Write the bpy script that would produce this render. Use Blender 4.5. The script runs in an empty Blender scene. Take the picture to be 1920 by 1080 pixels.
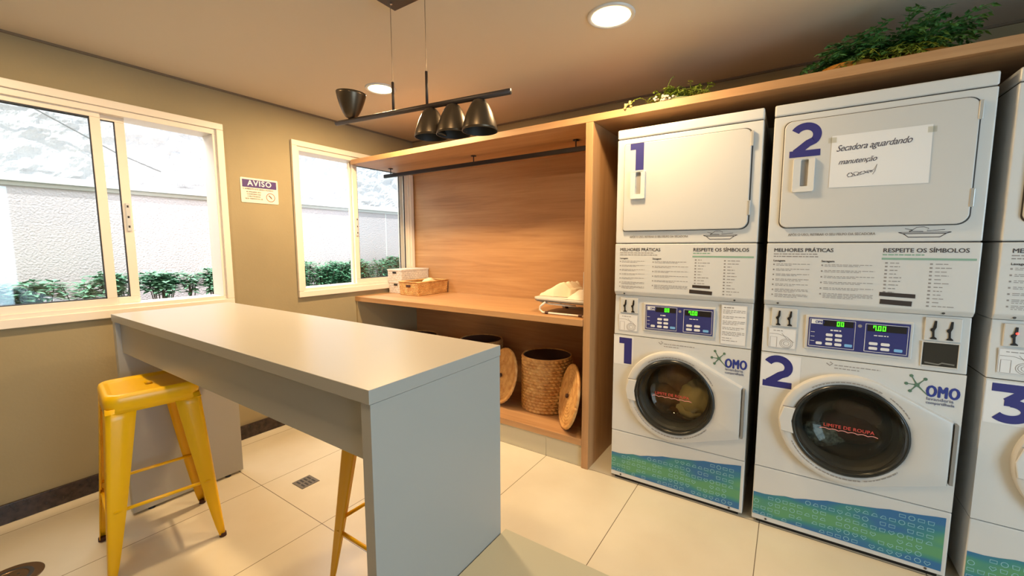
import bpy, bmesh, math, random
from math import sin, cos, pi, radians as R
from mathutils import Vector, Matrix, noise
random.seed(7)
S = bpy.context.scene
COL = S.collection

# ------------------------------------------------------------------ camera
cam = bpy.data.cameras.new('camera'); camo = bpy.data.objects.new('camera', cam); COL.objects.link(camo)
yaw, pit, rol, fpx = 0.5884, -0.1014, -0.0026, 779.77
fw = Vector((-sin(yaw)*cos(pit), cos(yaw)*cos(pit), sin(pit)))
r0 = fw.cross(Vector((0, 0, 1))).normalized(); u0 = r0.cross(fw)
rr = r0*cos(rol)+u0*sin(rol); uu = -r0*sin(rol)+u0*cos(rol)
M = Matrix((rr, uu, -fw)).transposed().to_4x4(); M.translation = (3.1609, -2.976, 1.3604)
camo.matrix_world = M
cam.sensor_fit = 'HORIZONTAL'; cam.sensor_width = 36; cam.lens = fpx/1920*36; cam.clip_start = .02
S.camera = camo

# ------------------------------------------------------------------ view, world, sun, large lights
S.view_settings.view_transform = 'Standard'; S.view_settings.look = 'None'
S.view_settings.exposure = 0.38; S.view_settings.gamma = 1; S.view_settings.use_curve_mapping = False
W = bpy.data.worlds.new('world'); S.world = W; W.use_nodes = True
bg = W.node_tree.nodes['Background']; bg.inputs[0].default_value = (.80, .90, 1.0, 1); bg.inputs[1].default_value = 1.3

def light(name, kind, loc, energy, color, rot=(0, 0, 0), **kw):
    l = bpy.data.lights.new(name, kind); l.energy = energy; l.color = color
    for k, v in kw.items(): setattr(l, k, v)
    o = bpy.data.objects.new(name, l); COL.objects.link(o); o.location = loc; o.rotation_euler = rot
    return o
sun = light('sun', 'SUN', (0, 0, 8), 4.6, (1, .96, .9), angle=R(.6))
sun.rotation_euler = Vector((.42, -.55, 1.15)).to_track_quat('Z', 'Y').to_euler()
WARM = (1.0, .71, .39)
# daylight entering through the glazed opening in the right-hand wall
light('daylight', 'AREA', (5.9, -2.80, 1.25), 56, (.56, .81, 1.0), (0, R(90), 0), shape='RECTANGLE', size=1.9, size_y=1.65)
# area lamp added above the side passage, boosting sky light through the windows
light('sky_fill', 'AREA', (-.72, -1.45, 2.85), 92, (.90, .95, 1.0), (0, R(-38), 0), shape='RECTANGLE', size=.8, size_y=3.2)

# ------------------------------------------------------------------ materials
def lin(c):
    return tuple((x/255/12.92 if x/255 <= .04045 else ((x/255+.055)/1.055)**2.4) for x in c)+(1,)
MATS = {}
def mat(name, rgb, rough=.5, metal=0, **kw):
    if name in MATS: return MATS[name]
    m = bpy.data.materials.new(name); m.use_nodes = True; nt = m.node_tree
    b = nt.nodes['Principled BSDF']; b.inputs['Base Color'].default_value = lin(rgb)
    b.inputs['Roughness'].default_value = rough; b.inputs['Metallic'].default_value = metal
    for k, v in kw.items():
        if k == 'emit': b.inputs['Emission Color'].default_value = lin(v[0]); b.inputs['Emission Strength'].default_value = v[1]
        elif k == 'vary':      # (scale, second colour, amount)
            n = nt.nodes.new('ShaderNodeTexNoise'); n.inputs['Scale'].default_value = v[0]; n.inputs['Detail'].default_value = 4
            tc = nt.nodes.new('ShaderNodeTexCoord'); nt.links.new(tc.outputs['Object'], n.inputs['Vector'])
            rp = nt.nodes.new('ShaderNodeValToRGB'); rp.color_ramp.elements[0].position = .32; rp.color_ramp.elements[1].position = .68
            rp.color_ramp.elements[0].color = lin(rgb); rp.color_ramp.elements[1].color = lin(v[1])
            nt.links.new(n.outputs[0], rp.inputs[0]); nt.links.new(rp.outputs[0], b.inputs['Base Color'])
        elif k == 'bump':      # (scale, strength, distance, detail)
            n = nt.nodes.new('ShaderNodeTexNoise'); n.inputs['Scale'].default_value = v[0]; n.inputs['Detail'].default_value = v[3] if len(v) > 3 else 3
            tc = nt.nodes.new('ShaderNodeTexCoord'); nt.links.new(tc.outputs['Object'], n.inputs['Vector'])
            bp = nt.nodes.new('ShaderNodeBump'); bp.inputs['Strength'].default_value = v[1]; bp.inputs['Distance'].default_value = v[2]
            nt.links.new(n.outputs[0], bp.inputs['Height']); nt.links.new(bp.outputs[0], b.inputs['Normal'])
        else: b.inputs[k].default_value = v
    MATS[name] = m; return m

def wood(name, axis, dark=(154, 111, 71), mid=(175, 131, 88), light_=(190, 148, 103)):
    m = bpy.data.materials.new(name); m.use_nodes = True; nt = m.node_tree; b = nt.nodes['Principled BSDF']
    b.inputs['Roughness'].default_value = .42
    tc = nt.nodes.new('ShaderNodeTexCoord'); mp = nt.nodes.new('ShaderNodeMapping')
    sc = [9, 9, 9]; sc[axis] = .7
    mp.inputs['Scale'].default_value = sc; nt.links.new(tc.outputs['Object'], mp.inputs[0])
    n1 = nt.nodes.new('ShaderNodeTexNoise'); n1.inputs['Scale'].default_value = 1.6; n1.inputs['Detail'].default_value = 8; n1.inputs['Roughness'].default_value = .62
    n1.inputs['Distortion'].default_value = .8
    nt.links.new(mp.outputs[0], n1.inputs['Vector'])
    mp2 = nt.nodes.new('ShaderNodeMapping'); sc2 = [90, 90, 90]; sc2[axis] = 2.5; mp2.inputs['Scale'].default_value = sc2
    nt.links.new(tc.outputs['Object'], mp2.inputs[0])
    n2 = nt.nodes.new('ShaderNodeTexNoise'); n2.inputs['Scale'].default_value = 1; n2.inputs['Detail'].default_value = 3
    nt.links.new(mp2.outputs[0], n2.inputs['Vector'])
    mx = nt.nodes.new('ShaderNodeMath'); mx.operation = 'MULTIPLY_ADD'; mx.inputs[1].default_value = .3
    nt.links.new(n2.outputs[0], mx.inputs[0]); 
    ms = nt.nodes.new('ShaderNodeMath'); ms.operation = 'MULTIPLY'; ms.inputs[1].default_value = .75
    nt.links.new(n1.outputs[0], ms.inputs[0]); nt.links.new(ms.outputs[0], mx.inputs[2])
    rp = nt.nodes.new('ShaderNodeValToRGB'); e = rp.color_ramp.elements
    e[0].position = .30; e[0].color = lin(dark); e[1].position = .74; e[1].color = lin(light_)
    k = e.new(.5); k.color = lin(mid)
    nt.links.new(mx.outputs[0], rp.inputs[0]); nt.links.new(rp.outputs[0], b.inputs['Base Color'])
    return m
WOODX = wood('oak_horizontal', 0); WOODZ = wood('oak_vertical', 2)

WALL = mat('taupe_plaster', (156, 141, 108), .85, vary=(1.3, (144, 129, 98)), bump=(60, .12, .004))
CEIL = mat('white_ceiling', (200, 188, 168), .9)
WHITEP = mat('window_white_paint', (226, 214, 198), .4)
GASKET = mat('dark_gasket', (40, 38, 42), .6)
BASEB = mat('black_granite', (34, 24, 22), .25, vary=(40, (58, 44, 40)))
GREY = mat('grey_laminate', (164, 160, 152), .3, bump=(300, .05, .001))
BENCHM = mat('grey_bench_laminate', (166, 162, 142), .45)
YEL = mat('yellow_metal', (246, 190, 6), .3)
YDARK = mat('stool_foot_rubber', (74, 40, 26), .7)
BRONZE = mat('dark_bronze', (84, 72, 58), .34, metal=.75)
BRDARK = mat('dark_lamp_metal', (56, 44, 38), .45, metal=.3)
WENAM = mat('white_enamel', (202, 202, 200), .3)
WPLAS = mat('white_plastic', (194, 193, 190), .38)
SEAM = mat('dark_seam', (70, 66, 62), .7)
NAVY = mat('navy_blue_print', (40, 40, 112), .5)
PBLUE = mat('blue_control_film', (50, 54, 112), .3)
INK = mat('dark_print', (66, 60, 62), .6)
INKG = mat('grey_print', (140, 134, 130), .6)
GREENL = mat('green_print', (128, 162, 142), .6)
BLACK = mat('black_plastic', (24, 20, 20), .4)
TAPE = mat('dark_brown_tape', (50, 40, 36), .5)
PAPER = mat('white_paper', (218, 217, 216), .7)
LEDG = mat('green_led', (60, 255, 20), .4, emit=((70, 255, 30), 2.5))
RED = mat('red_print', (196, 70, 60), .6)
BULB = mat('downlight_glass', (255, 240, 210), .4, emit=((255, 226, 170), 9.0))

def floor_mat():
    m = bpy.data.materials.new('beige_porcelain_tiles'); m.use_nodes = True; nt = m.node_tree; b = nt.nodes['Principled BSDF']
    tc = nt.nodes.new('ShaderNodeTexCoord'); mp = nt.nodes.new('ShaderNodeMapping'); mp.inputs['Location'].default_value = (-1.3125+.5975*3, 1.899+1.195*5, 0)
    nt.links.new(tc.outputs['Object'], mp.inputs[0])
    br = nt.nodes.new('ShaderNodeTexBrick'); br.offset = 0; br.squash = 1
    br.inputs['Scale'].default_value = 1; br.inputs['Brick Width'].default_value = .5975; br.inputs['Row Height'].default_value = 1.195
    br.inputs['Mortar Size'].default_value = .0018; br.inputs['Mortar Smooth'].default_value = .1; br.inputs['Bias'].default_value = 0
    nt.links.new(mp.outputs[0], br.inputs['Vector'])
    n = nt.nodes.new('ShaderNodeTexNoise'); n.inputs['Scale'].default_value = 2.2; n.inputs['Detail'].default_value = 5
    nt.links.new(tc.outputs['Object'], n.inputs['Vector'])
    rp = nt.nodes.new('ShaderNodeValToRGB'); rp.color_ramp.elements[0].position = .3; rp.color_ramp.elements[1].position = .7
    rp.color_ramp.elements[0].color = lin((200, 188, 164)); rp.color_ramp.elements[1].color = lin((212, 202, 180))
    nt.links.new(n.outputs[0], rp.inputs[0])
    nt.links.new(rp.outputs[0], br.inputs['Color1']); nt.links.new(rp.outputs[0], br.inputs['Color2'])
    br.inputs['Mortar'].default_value = lin((104, 90, 72))
    nt.links.new(br.outputs['Color'], b.inputs['Base Color']); b.inputs['Roughness'].default_value = .27
    return m
FLOORM = floor_mat()
TILEM = mat('plinth_tile', (196, 186, 160), .3)

def glass_mat(name, tint=(250, 252, 252), fac=.03):
    m = bpy.data.materials.new(name); m.use_nodes = True; nt = m.node_tree; nt.nodes.clear()
    o = nt.nodes.new('ShaderNodeOutputMaterial'); t = nt.nodes.new('ShaderNodeBsdfTransparent'); g = nt.nodes.new('ShaderNodeBsdfGlossy')
    t.inputs[0].default_value = lin(tint); g.inputs['Roughness'].default_value = .02
    mx = nt.nodes.new('ShaderNodeMixShader'); fr = nt.nodes.new('ShaderNodeLayerWeight'); pw = nt.nodes.new('ShaderNodeMath'); pw.operation = 'POWER'; pw.inputs[1].default_value = 4
    ma = nt.nodes.new('ShaderNodeMath'); ma.operation = 'MULTIPLY_ADD'; ma.inputs[1].default_value = .7; ma.inputs[2].default_value = fac
    nt.links.new(fr.outputs['Facing'], pw.inputs[0]); nt.links.new(pw.outputs[0], ma.inputs[0]); nt.links.new(ma.outputs[0], mx.inputs[0])
    nt.links.new(t.outputs[0], mx.inputs[1]); nt.links.new(g.outputs[0], mx.inputs[2]); nt.links.new(mx.outputs[0], o.inputs[0])
    return m
GLASS = glass_mat('window_glass'); DGLASS = glass_mat('smoked_door_glass', (236, 236, 230))
STUCCO = mat('rough_white_stucco', (222, 221, 224), .9, bump=(14, .8, .04, 5))
STUCCO2 = mat('garden_wall_stucco', (206, 196, 198), .9, bump=(70, .55, .012, 3))
COPING = mat('white_coping', (226, 224, 222), .7)
SOIL = mat('garden_soil', (128, 122, 108), .95)
LEAF = mat('shrub_leaf', (72, 130, 98), .45, vary=(9, (136, 180, 150)))
LEAF2 = mat('hedge_leaf', (56, 118, 80), .45, vary=(14, (120, 176, 140)))
STEM = mat('shrub_stem', (92, 86, 74), .8)
FERN = mat('fern_leaf', (50, 104, 44), .45, vary=(14, (104, 150, 84)))
FERN2 = mat('light_fern_leaf', (104, 128, 30), .45, vary=(14, (150, 164, 70)))
WICK = mat('water_hyacinth_weave', (176, 122, 62), .6, vary=(22, (214, 168, 104)))
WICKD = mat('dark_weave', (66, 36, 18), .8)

# ------------------------------------------------------------------ mesh helpers
class MB:
    def __init__(s): s.v = []; s.f = []
    def add(s, vs, fs):
        n = len(s.v); s.v += [tuple(v) for v in vs]; s.f += [tuple(i+n for i in f) for f in fs]; return s
    def box(s, x0, y0, z0, x1, y1, z1):
        v = [(x, y, z) for x in (x0, x1) for y in (y0, y1) for z in (z0, z1)]
        return s.add(v, [(0, 1, 3, 2), (4, 6, 7, 5), (0, 4, 5, 1), (2, 3, 7, 6), (0, 2, 6, 4), (1, 5, 7, 3)])
    def prism(s, poly, y0, y1):          # poly in xz counter-clockwise seen from -y
        n = len(poly)
        v = [(x, y0, z) for x, z in poly]+[(x, y1, z) for x, z in poly]
        f = [tuple(range(n)), tuple(range(2*n-1, n-1, -1))]+[(i, i+n, (i+1) % n+n, (i+1) % n) for i in range(n)]
        return s.add(v, f)
    def prismz(s, poly, z0, z1):
        n = len(poly)
        v = [(x, y, z0) for x, y in poly]+[(x, y, z1) for x, y in poly]
        f = [tuple(range(n-1, -1, -1)), tuple(range(n, 2*n))]+[(i, (i+1) % n, (i+1) % n+n, i+n) for i in range(n)]
        return s.add(v, f)
    def flat(s, poly, y): return s.add([(x, y, z) for x, z in poly], [tuple(range(len(poly)))])
    def rect(s, x0, z0, x1, z1, y): return s.flat([(x0, z0), (x1, z0), (x1, z1), (x0, z1)], y)
    def tube(s, pts, r, n=10, cap=True):
        pts = [Vector(p) for p in pts]; rings = []
        up = None
        for i, p in enumerate(pts):
            t = (pts[min(i+1, len(pts)-1)]-pts[max(i-1, 0)]).normalized()
            if up is None: up = Vector((0, 0, 1)) if abs(t.z) < .9 else Vector((1, 0, 0))
            a = t.cross(up).normalized(); b = t.cross(a).normalized(); up = a.cross(t)*1.0
            ri = r[i] if isinstance(r, (list, tuple)) else r
            rings.append([p+a*cos(2*pi*k/n)*ri+b*sin(2*pi*k/n)*ri for k in range(n)])
        v = [q for g in rings for q in g]; f = []
        for i in range(len(pts)-1):
            for k in range(n): f.append((i*n+k, i*n+(k+1) % n, (i+1)*n+(k+1) % n, (i+1)*n+k))
        if cap: f += [tuple(range(n-1, -1, -1)), tuple(range((len(pts)-1)*n, len(pts)*n))]
        return s.add(v, f)
    def lathe(s, prof, c=(0, 0, 0), n=32, mtx=None):   # prof (r,z) about z
        v = []; f = []
        for r, z in prof:
            for k in range(n): v.append(Vector((r*cos(2*pi*k/n), r*sin(2*pi*k/n), z)))
        for i in range(len(prof)-1):
            for k in range(n): f.append((i*n+k, i*n+(k+1) % n, (i+1)*n+(k+1) % n, (i+1)*n+k))
        if mtx is not None: v = [mtx @ q for q in v]
        v = [q+Vector(c) for q in v]
        return s.add(v, f)
    def ribbon(s, pts, w, y):            # flat stroke in xz
        P = [Vector(p) for p in pts]; L = []; Rr = []
        for i, p in enumerate(P):
            t = (P[min(i+1, len(P)-1)]-P[max(i-1, 0)]).normalized(); nrm = Vector((-t.y, t.x))
            ww = w[i] if isinstance(w, (list, tuple)) else w
            L.append(p+nrm*ww/2); Rr.append(p-nrm*ww/2)
        v = [(q.x, y, q.y) for q in L]+[(q.x, y, q.y) for q in Rr]; n = len(P)
        return s.add(v, [(i, i+n, i+1+n, i+1) for i in range(n-1)])
    def build(s, name, m, parent=None, smooth=False, bevel=0, seg=2):
        me = bpy.data.meshes.new(name); me.from_pydata(s.v, [], s.f); me.materials.append(m); me.update()
        bm = bmesh.new(); bm.from_mesh(me); bmesh.ops.recalc_face_normals(bm, faces=bm.faces) if not getattr(s, 'keep', False) else None
        bm.to_mesh(me); bm.free()
        if smooth: me.polygons.foreach_set('use_smooth', [True]*len(me.polygons))
        o = bpy.data.objects.new(name, me); COL.objects.link(o)
        if parent: o.parent = parent
        if bevel:
            b = o.modifiers.new('bevel', 'BEVEL'); b.width = bevel; b.segments = seg; b.limit_method = 'ANGLE'; b.angle_limit = R(35)
            b.harden_normals = False
        return o
def tag(o, label=None, cat=None, group=None, kind=None):
    if label: o['label'] = label
    if cat: o['category'] = cat
    if group: o['group'] = group
    if kind: o['kind'] = kind
    return o
def thing(name, label, cat, loc=(0, 0, 0), rz=0, group=None):
    o = bpy.data.objects.new(name, None); COL.objects.link(o); o.location = loc; o.rotation_euler = (0, 0, rz)
    return tag(o, label, cat, group)
def copy_tree(o, parent=None):
    c = o.copy(); COL.objects.link(c)
    if parent: c.parent = parent
    for ch in [x for x in COL.objects if x.parent == o]: copy_tree(ch, c)
    return c
def text_geo(mb, s, size, x, z, y, bold=0, shear=0, align='LEFT', sx=1, rot=0, spacing=1.0):
    cu = bpy.data.curves.new('t', 'FONT'); cu.body = s; cu.size = size; cu.shear = shear; cu.align_x = align
    cu.resolution_u = 3; cu.space_character = spacing
    o = bpy.data.objects.new('t', cu); COL.objects.link(o)
    dg = bpy.context.evaluated_depsgraph_get(); dg.update()
    me = bpy.data.meshes.new_from_object(o.evaluated_get(dg))
    c, sn = cos(rot), sin(rot)
    offs = [(0, 0)] if bold <= 0 else [(0, 0), (bold, 0), (-bold, 0), (0, bold*.7), (0, -bold*.7)]
    for k, (ox, oz) in enumerate(offs):
        mb.add([(x+ox+(v.co.x*sx*c-v.co.y*sn), y-.00012*k, z+oz+(v.co.x*sx*sn+v.co.y*c)) for v in me.vertices], [tuple(p.vertices) for p in me.polygons])
    bpy.data.objects.remove(o); bpy.data.curves.remove(cu); bpy.data.meshes.remove(me)
    return mb
def rrect(x0, z0, x1, z1, r, n=5):
    if not isinstance(r, (tuple, list)): r = (r,)*4    # bl, br, tr, tl
    out = []
    for (cx, cz, a0, q) in ((x0, z0, 180, r[0]), (x1, z0, 270, r[1]), (x1, z1, 0, r[2]), (x0, z1, 90, r[3])):
        ox = cx+q*(1 if cx == x0 else -1); oz = cz+q*(1 if cz == z0 else -1)
        for k in range(n+1):
            a = R(a0+90*k/n); out.append((ox+q*cos(a), oz+q*sin(a)))
    return out
def struct(mb, name, m, parent=None, **kw):
    o = mb.build(name, m, parent, **kw)
    if not parent: o['kind'] = 'structure'
    return o

# ------------------------------------------------------------------ the room shell
ZC = 2.383; XR = 6.0; YF = -5.2
struct(MB().box(-.15, YF-.15, -.12, XR+.15, .15, 0), 'floor', FLOORM)
struct(MB().box(-.15, YF-.15, ZC, XR+.15, .15, ZC+.14), 'ceiling', CEIL)
WZ0, WZ1 = 1.0, 2.12          # window openings in the wall
w1 = (-2.86, -1.72); w2 = (-1.19, -.07)
m = MB()
for a, b in ((YF-.15, w1[0]), (w1[1], w2[0]), (w2[1], .15)): m.box(-.15, a, 0, 0, b, ZC)
for a, b in (w1, w2): m.box(-.15, a, 0, 0, b, WZ0); m.box(-.15, a, WZ1, 0, b, ZC)
struct(m, 'wall_left', WALL)
struct(MB().box(0, 0, 0, XR+.15, .15, ZC), 'wall_back', WALL)
struct(MB().box(XR, YF, 0, XR+.15, -3.7, ZC).box(XR, -1.9, 0, XR+.15, 0, ZC).box(XR, -3.7, 2.2, XR+.15, -1.9, ZC), 'wall_right', WALL)
m = MB().box(0, YF-.15, 0, XR, YF, ZC)
struct(m, 'wall_front', WALL)
struct(MB().box(0, YF, 0, .018, -.72, .098), 'baseboard_left', BASEB, bevel=.003)
struct(MB().box(0, YF, ZC-.012, .008, 0, ZC).box(.0, -.008, ZC-.012, XR, 0, ZC), 'trim_1', mat('shadow_gap', (120, 104, 84), .9))  # strip's darker colour stands in for the shadow gap under the ceiling

def window(name, ya, yb, parts, hy, latch_z):
    w = bpy.data.objects.new(name, None); COL.objects.link(w); w.location = (0, (ya+yb)/2, WZ0); w['kind'] = 'structure'
    def P(mb, n, mt, par=w, **k):
        mb.v = [(x, y-(ya+yb)/2, z-WZ0) for x, y, z in mb.v]; return mb.build(n, mt, par, **k)
    z0, z1 = .965, 2.156; g = .026
    m = MB()      # casing on the wall and the lining in the opening
    m.box(.001, ya, z0, g, yb, z0+.045); m.box(.001, ya, z1-.040, g, yb, z1)
    m.box(.001, ya, z0+.045, g, ya+.040, z1-.040); m.box(.001, yb-.040, z0+.045, g, yb, z1-.040)
    P(m, 'casing', WHITEP, bevel=.003)
    a, b = ya+.038, yb-.038; c, d = z0+.05, z1-.05
    m = MB(); m.box(-.14, a, c-.01, .012, b, c+.018); m.box(-.14, a, d-.022, .012, b, d+.01)
    m.box(-.14, a, c+.018, .012, a+.022, d-.022); m.box(-.14, b-.022, c+.018, .012, b, d-.022)
    P(m, 'track_frame', WHITEP, bevel=.002)
    for (sa, sb, sx) in parts:
        t = .042; q = .004
        m = MB(); x0, x1 = sx, sx+.024; c2, d2 = c+.014, d-.018
        m.box(x0, sa, c2, x1, sb, c2+t); m.box(x0, sa, d2-t+.012, x1, sb, d2)
        m.box(x0, sa, c2+t, x1, sa+t, d2-t+.012); m.box(x0, sb-t, c2+t, x1, sb, d2-t+.012)
        s_ = P(m, 'sash', WHITEP, bevel=.002)
        m = MB(); i0, i1, k0, k1 = sa+t, sb-t, c2+t, d2-t+.012; xx = sx+.008
        for bx in ((i0, k0, i1, k0+q), (i0, k1-q, i1, k1), (i0, k0, i0+q, k1), (i1-q, k0, i1, k1)): m.box(xx, bx[0], bx[1], xx+.012, bx[2], bx[3])
        P(m, 'gasket', GASKET, s_)
        m = MB().box(sx+.011, i0, k0, sx+.015, i1, k1); P(m, 'glass_pane', GLASS, s_)
    m = MB().box(hy[0], hy[1]-.010, latch_z, hy[0]+.010, hy[1]+.010, latch_z+.16)
    P(m, 'latch', WPLAS, bevel=.003)
    m = MB()
    for dz in (.02, .075, .135): m.box(hy[0]+.010, hy[1]-.004, latch_z+dz, hy[0]+.0115, hy[1]+.004, latch_z+dz+.012)
    P(m, 'latch_slot', GASKET)
    return w
window('window_1', -2.883, -1.683, [(-2.84, -2.268, -.030), (-2.745, -2.160, -.062)], (-.038, -2.182), 1.45)
window('window_2', -1.231, -.031, [(-.695, -.075, -.030), (-.71, -.11, -.062)], (-.006, -.673), 1.45)

# glazed opening in the right-hand wall, outside the picture
m = MB(); X = XR+.04
m.box(X, -3.7, 0, X+.06, -3.64, 2.2); m.box(X, -1.96, 0, X+.06, -1.9, 2.2); m.box(X, -3.64, 2.14, X+.06, -1.96, 2.2); m.box(X, -2.83, 0, X+.06, -2.77, 2.14)
dr = struct(m, 'door_1', WHITEP)
MB().box(X+.03, -3.64, 0, X+.035, -1.96, 2.14).build('glass_pane', GLASS, dr)

# ------------------------------------------------------------------ outside
struct(MB().box(-3.5, -6, -.2, -.16, 3.5, -.02), 'floor_outside', SOIL)
XG = -1.5
m = MB().box(XG-.2, -6, -.02, XG, 3.6, 1.83)
struct(m, 'wall_garden', STUCCO2)
struct(MB().box(XG-.23, -6, 1.83, XG+.035, 3.6, 1.885).box(XG-.2, -6, 1.80, XG+.012, 3.6, 1.83), 'trim_2', COPING, bevel=.004)
struct(MB().box(XG-.003, .87, .7, XG+.004, .885, 1.80), 'trim_3', COPING)
# rough neighbour wall, really lumpy
m = MB(); ny, nz = 420, 130; y0_, y1_, z0_, z1_ = -4.6, 3.6, 1.6, 4.1; vs = []; fs = []
for i in range(ny+1):
    for j in range(nz+1):
        y = y0_+(y1_-y0_)*i/ny; z = z0_+(z1_-z0_)*j/nz
        p = Vector((y*3.2+3, z*4.6, 1.3)); d = noise.fractal(p*1.6, .85, 2.0, 6)
        d2 = noise.noise(Vector((y*9, z*14, 4))); 
        vs.append((XG-.32+.032*max(-.35, min(.7, d*1.5))+.008*d2, y, z))
for i in range(ny):
    for j in range(nz):
        a = i*(nz+1)+j; fs.append((a, a+nz+1, a+nz+2, a+1))
m.add(vs, fs)
b0 = len(m.v); m.box(XG-.8, y0_, -.02, XG-.40, y1_, z1_)
struct(m, 'wall_neighbour', STUCCO)
m = MB().tube([(XG-.23, -2.75, 2.62), (XG-.235, -2.25, 2.42), (XG-.24, -1.8, 2.17), (XG-.235, -1.5, 2.05)], .006, 6)  # grey tube takes the place of a soft diagonal shadow line
tag(m.build('cable', mat('grey_shadow_line', (150, 150, 150), .7), smooth=True), 'thin grey tube standing in for a diagonal shadow line on the rough wall outside the left window', 'cable')
struct(MB().box(XG, -6, -.02, -.95, 3.6, .74), 'wall_planter', COPING)
struct(MB().box(XG+.002, -5.9, .74, -1.0, 3.5, .77), 'garden_soil', SOIL)

def leaf(mb, p, d, L, w, up):
    d = d.normalized(); s_ = d.cross(up)
    s_ = s_.normalized() if s_.length > 1e-3 else Vector((1, 0, 0)); n = s_.cross(d)
    q = [p, p+d*L*.4+s_*w-n*w*.25, p+d*L-n*L*.18, p+d*L*.4-s_*w-n*w*.25, p+d*L*.45]
    mb.add(q, [(0, 1, 4), (1, 2, 4), (0, 4, 3), (4, 2, 3)])
def shrub(y, x, hz, wid, nst, nl, m_leaf, label, group, L=.085, z0=.77, bushy=False):
    t = thing('shrub', label, 'shrub', (x, y, z0), 0, group)
    fo = MB(); st = MB()
    for i in range(nst):
        a = random.uniform(0, 2*pi); q = random.uniform(.2, 1)*wid
        tip = Vector((cos(a)*q*.55, sin(a)*q, hz*random.uniform(.72, 1.0)))
        base = Vector((tip.x*.25, tip.y*.3, 0)); mid = (base+tip)/2+Vector((random.uniform(-.02, .02), random.uniform(-.02, .02), 0))
        st.tube([base, mid, tip], [.005, .004, .002], 5)
        for k in range(nl):
            u = random.random()**.6 if not bushy else random.random()
            u = .55+.45*u if not bushy else .1+.9*u
            p = base.lerp(mid, u*2) if u < .5 else mid.lerp(tip, u*2-1)
            a2 = random.uniform(0, 2*pi); d = Vector((cos(a2), sin(a2), random.uniform(-.25, .6)))
            p = p+d*random.uniform(0, .02)
            leaf(fo, p, d, L*random.uniform(.6, 1.15), L*.2, Vector((0, 0, 1)))
    st.build('stem', STEM, t, smooth=True); fo.build('foliage', m_leaf, t)
    return t
G1 = 'shrubs in the planter seen through the left window'
lab1 = ['dense green shrub at the far left edge of the left window', 'green shrub in the planter just right of the leftmost dense one, outside the left window',
        'thin green shrub with bare stems seen through the sliding sash of the left window', 'green shrub directly behind the sliding sash stile of the left window',
        'bushy green shrub right of the sash stile, outside the left window', 'light sparse shrub with grey stems between two greener ones in the left window',
        'dark green leafy shrub at the right jamb of the left window']
for i, (y, h, w_, ns, nl) in enumerate([(-2.72, .37, .17, 16, 26), (-2.44, .36, .13, 13, 24), (-2.2, .33, .1, 6, 20), (-1.98, .40, .15, 14, 24), (-1.72, .41, .15, 15, 24), (-1.52, .38, .1, 7, 14), (-1.33, .40, .12, 12, 26)]):
    shrub(y, -1.25, h, w_, ns, int(nl*1.6), LEAF, lab1[i], G1)
G2 = 'hedge bushes seen through the right window'
lab2 = ['dense hedge bush at the left edge of the right window', 'hedge bush second from the left in the open half of the right window', 'hedge bush against the middle stile, left of it, in the right window',
        'hedge bush directly right of the middle stile of the right window', 'hedge bush behind the white woven boxes in the right window', 'taller hedge bush at the right end of the right window']
for i, y in enumerate((-.52, -.24, .04, .30, .60, .90)):
    shrub(y, -1.25, .43+.03*(i > 3), .2, 30, 90, LEAF2, lab2[i], G2, L=.06, bushy=True)

# ------------------------------------------------------------------ downlights (recessed)
def downlight(x, y, label, group, e=34, r=.078):
    t = thing('ceiling_downlight', label, 'ceiling light', (x, y, ZC), 0, group)
    MB().lathe([(r, -.001), (r, -.007), (r+.014, -.009), (r+.018, -.006), (r+.019, -.0005)], n=40).build('trim_ring', WENAM, t, smooth=True)
    MB().lathe([(0, -.004), (r, -.004)], n=40).build('lamp_glass', BULB, t)
    light('downlight_beam', 'AREA', (x, y, ZC-.012), e, WARM, shape='DISK', size=r*2)
    return t
GD = 'recessed round downlights in the white ceiling'
downlight(2.437, -1.088, 'large bright round ceiling downlight above the space in front of the wooden partition', GD, 17.5, r=.086)
downlight(.880, -1.096, 'round ceiling downlight half hidden behind the pendant lamp rod', GD, 38)
downlight(.880, -2.65, 'unseen round downlight added above the left end of the grey table', GD, 15)  # out-of-view lamp added to light the tabletop and stool
downlight(2.437, -2.65, 'unseen round downlight added over the bench end of the grey table', GD, 9)  # second lamp added out of view, brightens this end of the table

# ------------------------------------------------------------------ wooden shelving unit
su = thing('shelving_unit', 'built-in oak unit with worktop, lower shelf, partition and long top board over the machines', 'shelving', (0, -.36, 0))
def SP(mb, n, mt, **k):
    mb.v = [(x, y+.36, z) for x, y, z in mb.v]; return mb.build(n, mt, su, **k)
YC = -.719; XP1, XP2 = 2.161, 2.205
SP(MB().box(.001, YC, 2.051, 5.6, -.001, 2.090), 'top_board', WOODX, bevel=.0015)
SP(MB().box(XP1, YC, 0, XP2, -.001, 2.0505), 'partition', WOODZ, bevel=.0015)
SP(MB().box(5.55, YC, 0, 5.59, -.001, 2.0505), 'partition', WOODZ, bevel=.0015)
SP(MB().box(.001, -.022, .183, XP1-.001, -.001, 2.0505), 'back_panel', WOODX)
SP(MB().box(.001, YC-.006, .8815, XP1-.001, -.023, .9213), 'worktop', WOODX, bevel=.0015)
SP(MB().box(.001, YC, .140, XP1-.001, -.023, .1815), 'shelf', WOODX, bevel=.0015)
SP(MB().box(.001, YC+.002, .182, .020, -.023, .881), 'side_panel', mat('beige_side_panel', (150, 132, 98), .6), bevel=.001)
pl = MB()
for a, b in ((.001, .702), (.704, 1.3), (1.302, 1.905), (1.907, XP1-.001)): pl.box(a, YC+.018, 0, b, YC+.03, .1395)
SP(pl, 'plinth', TILEM)
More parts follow.
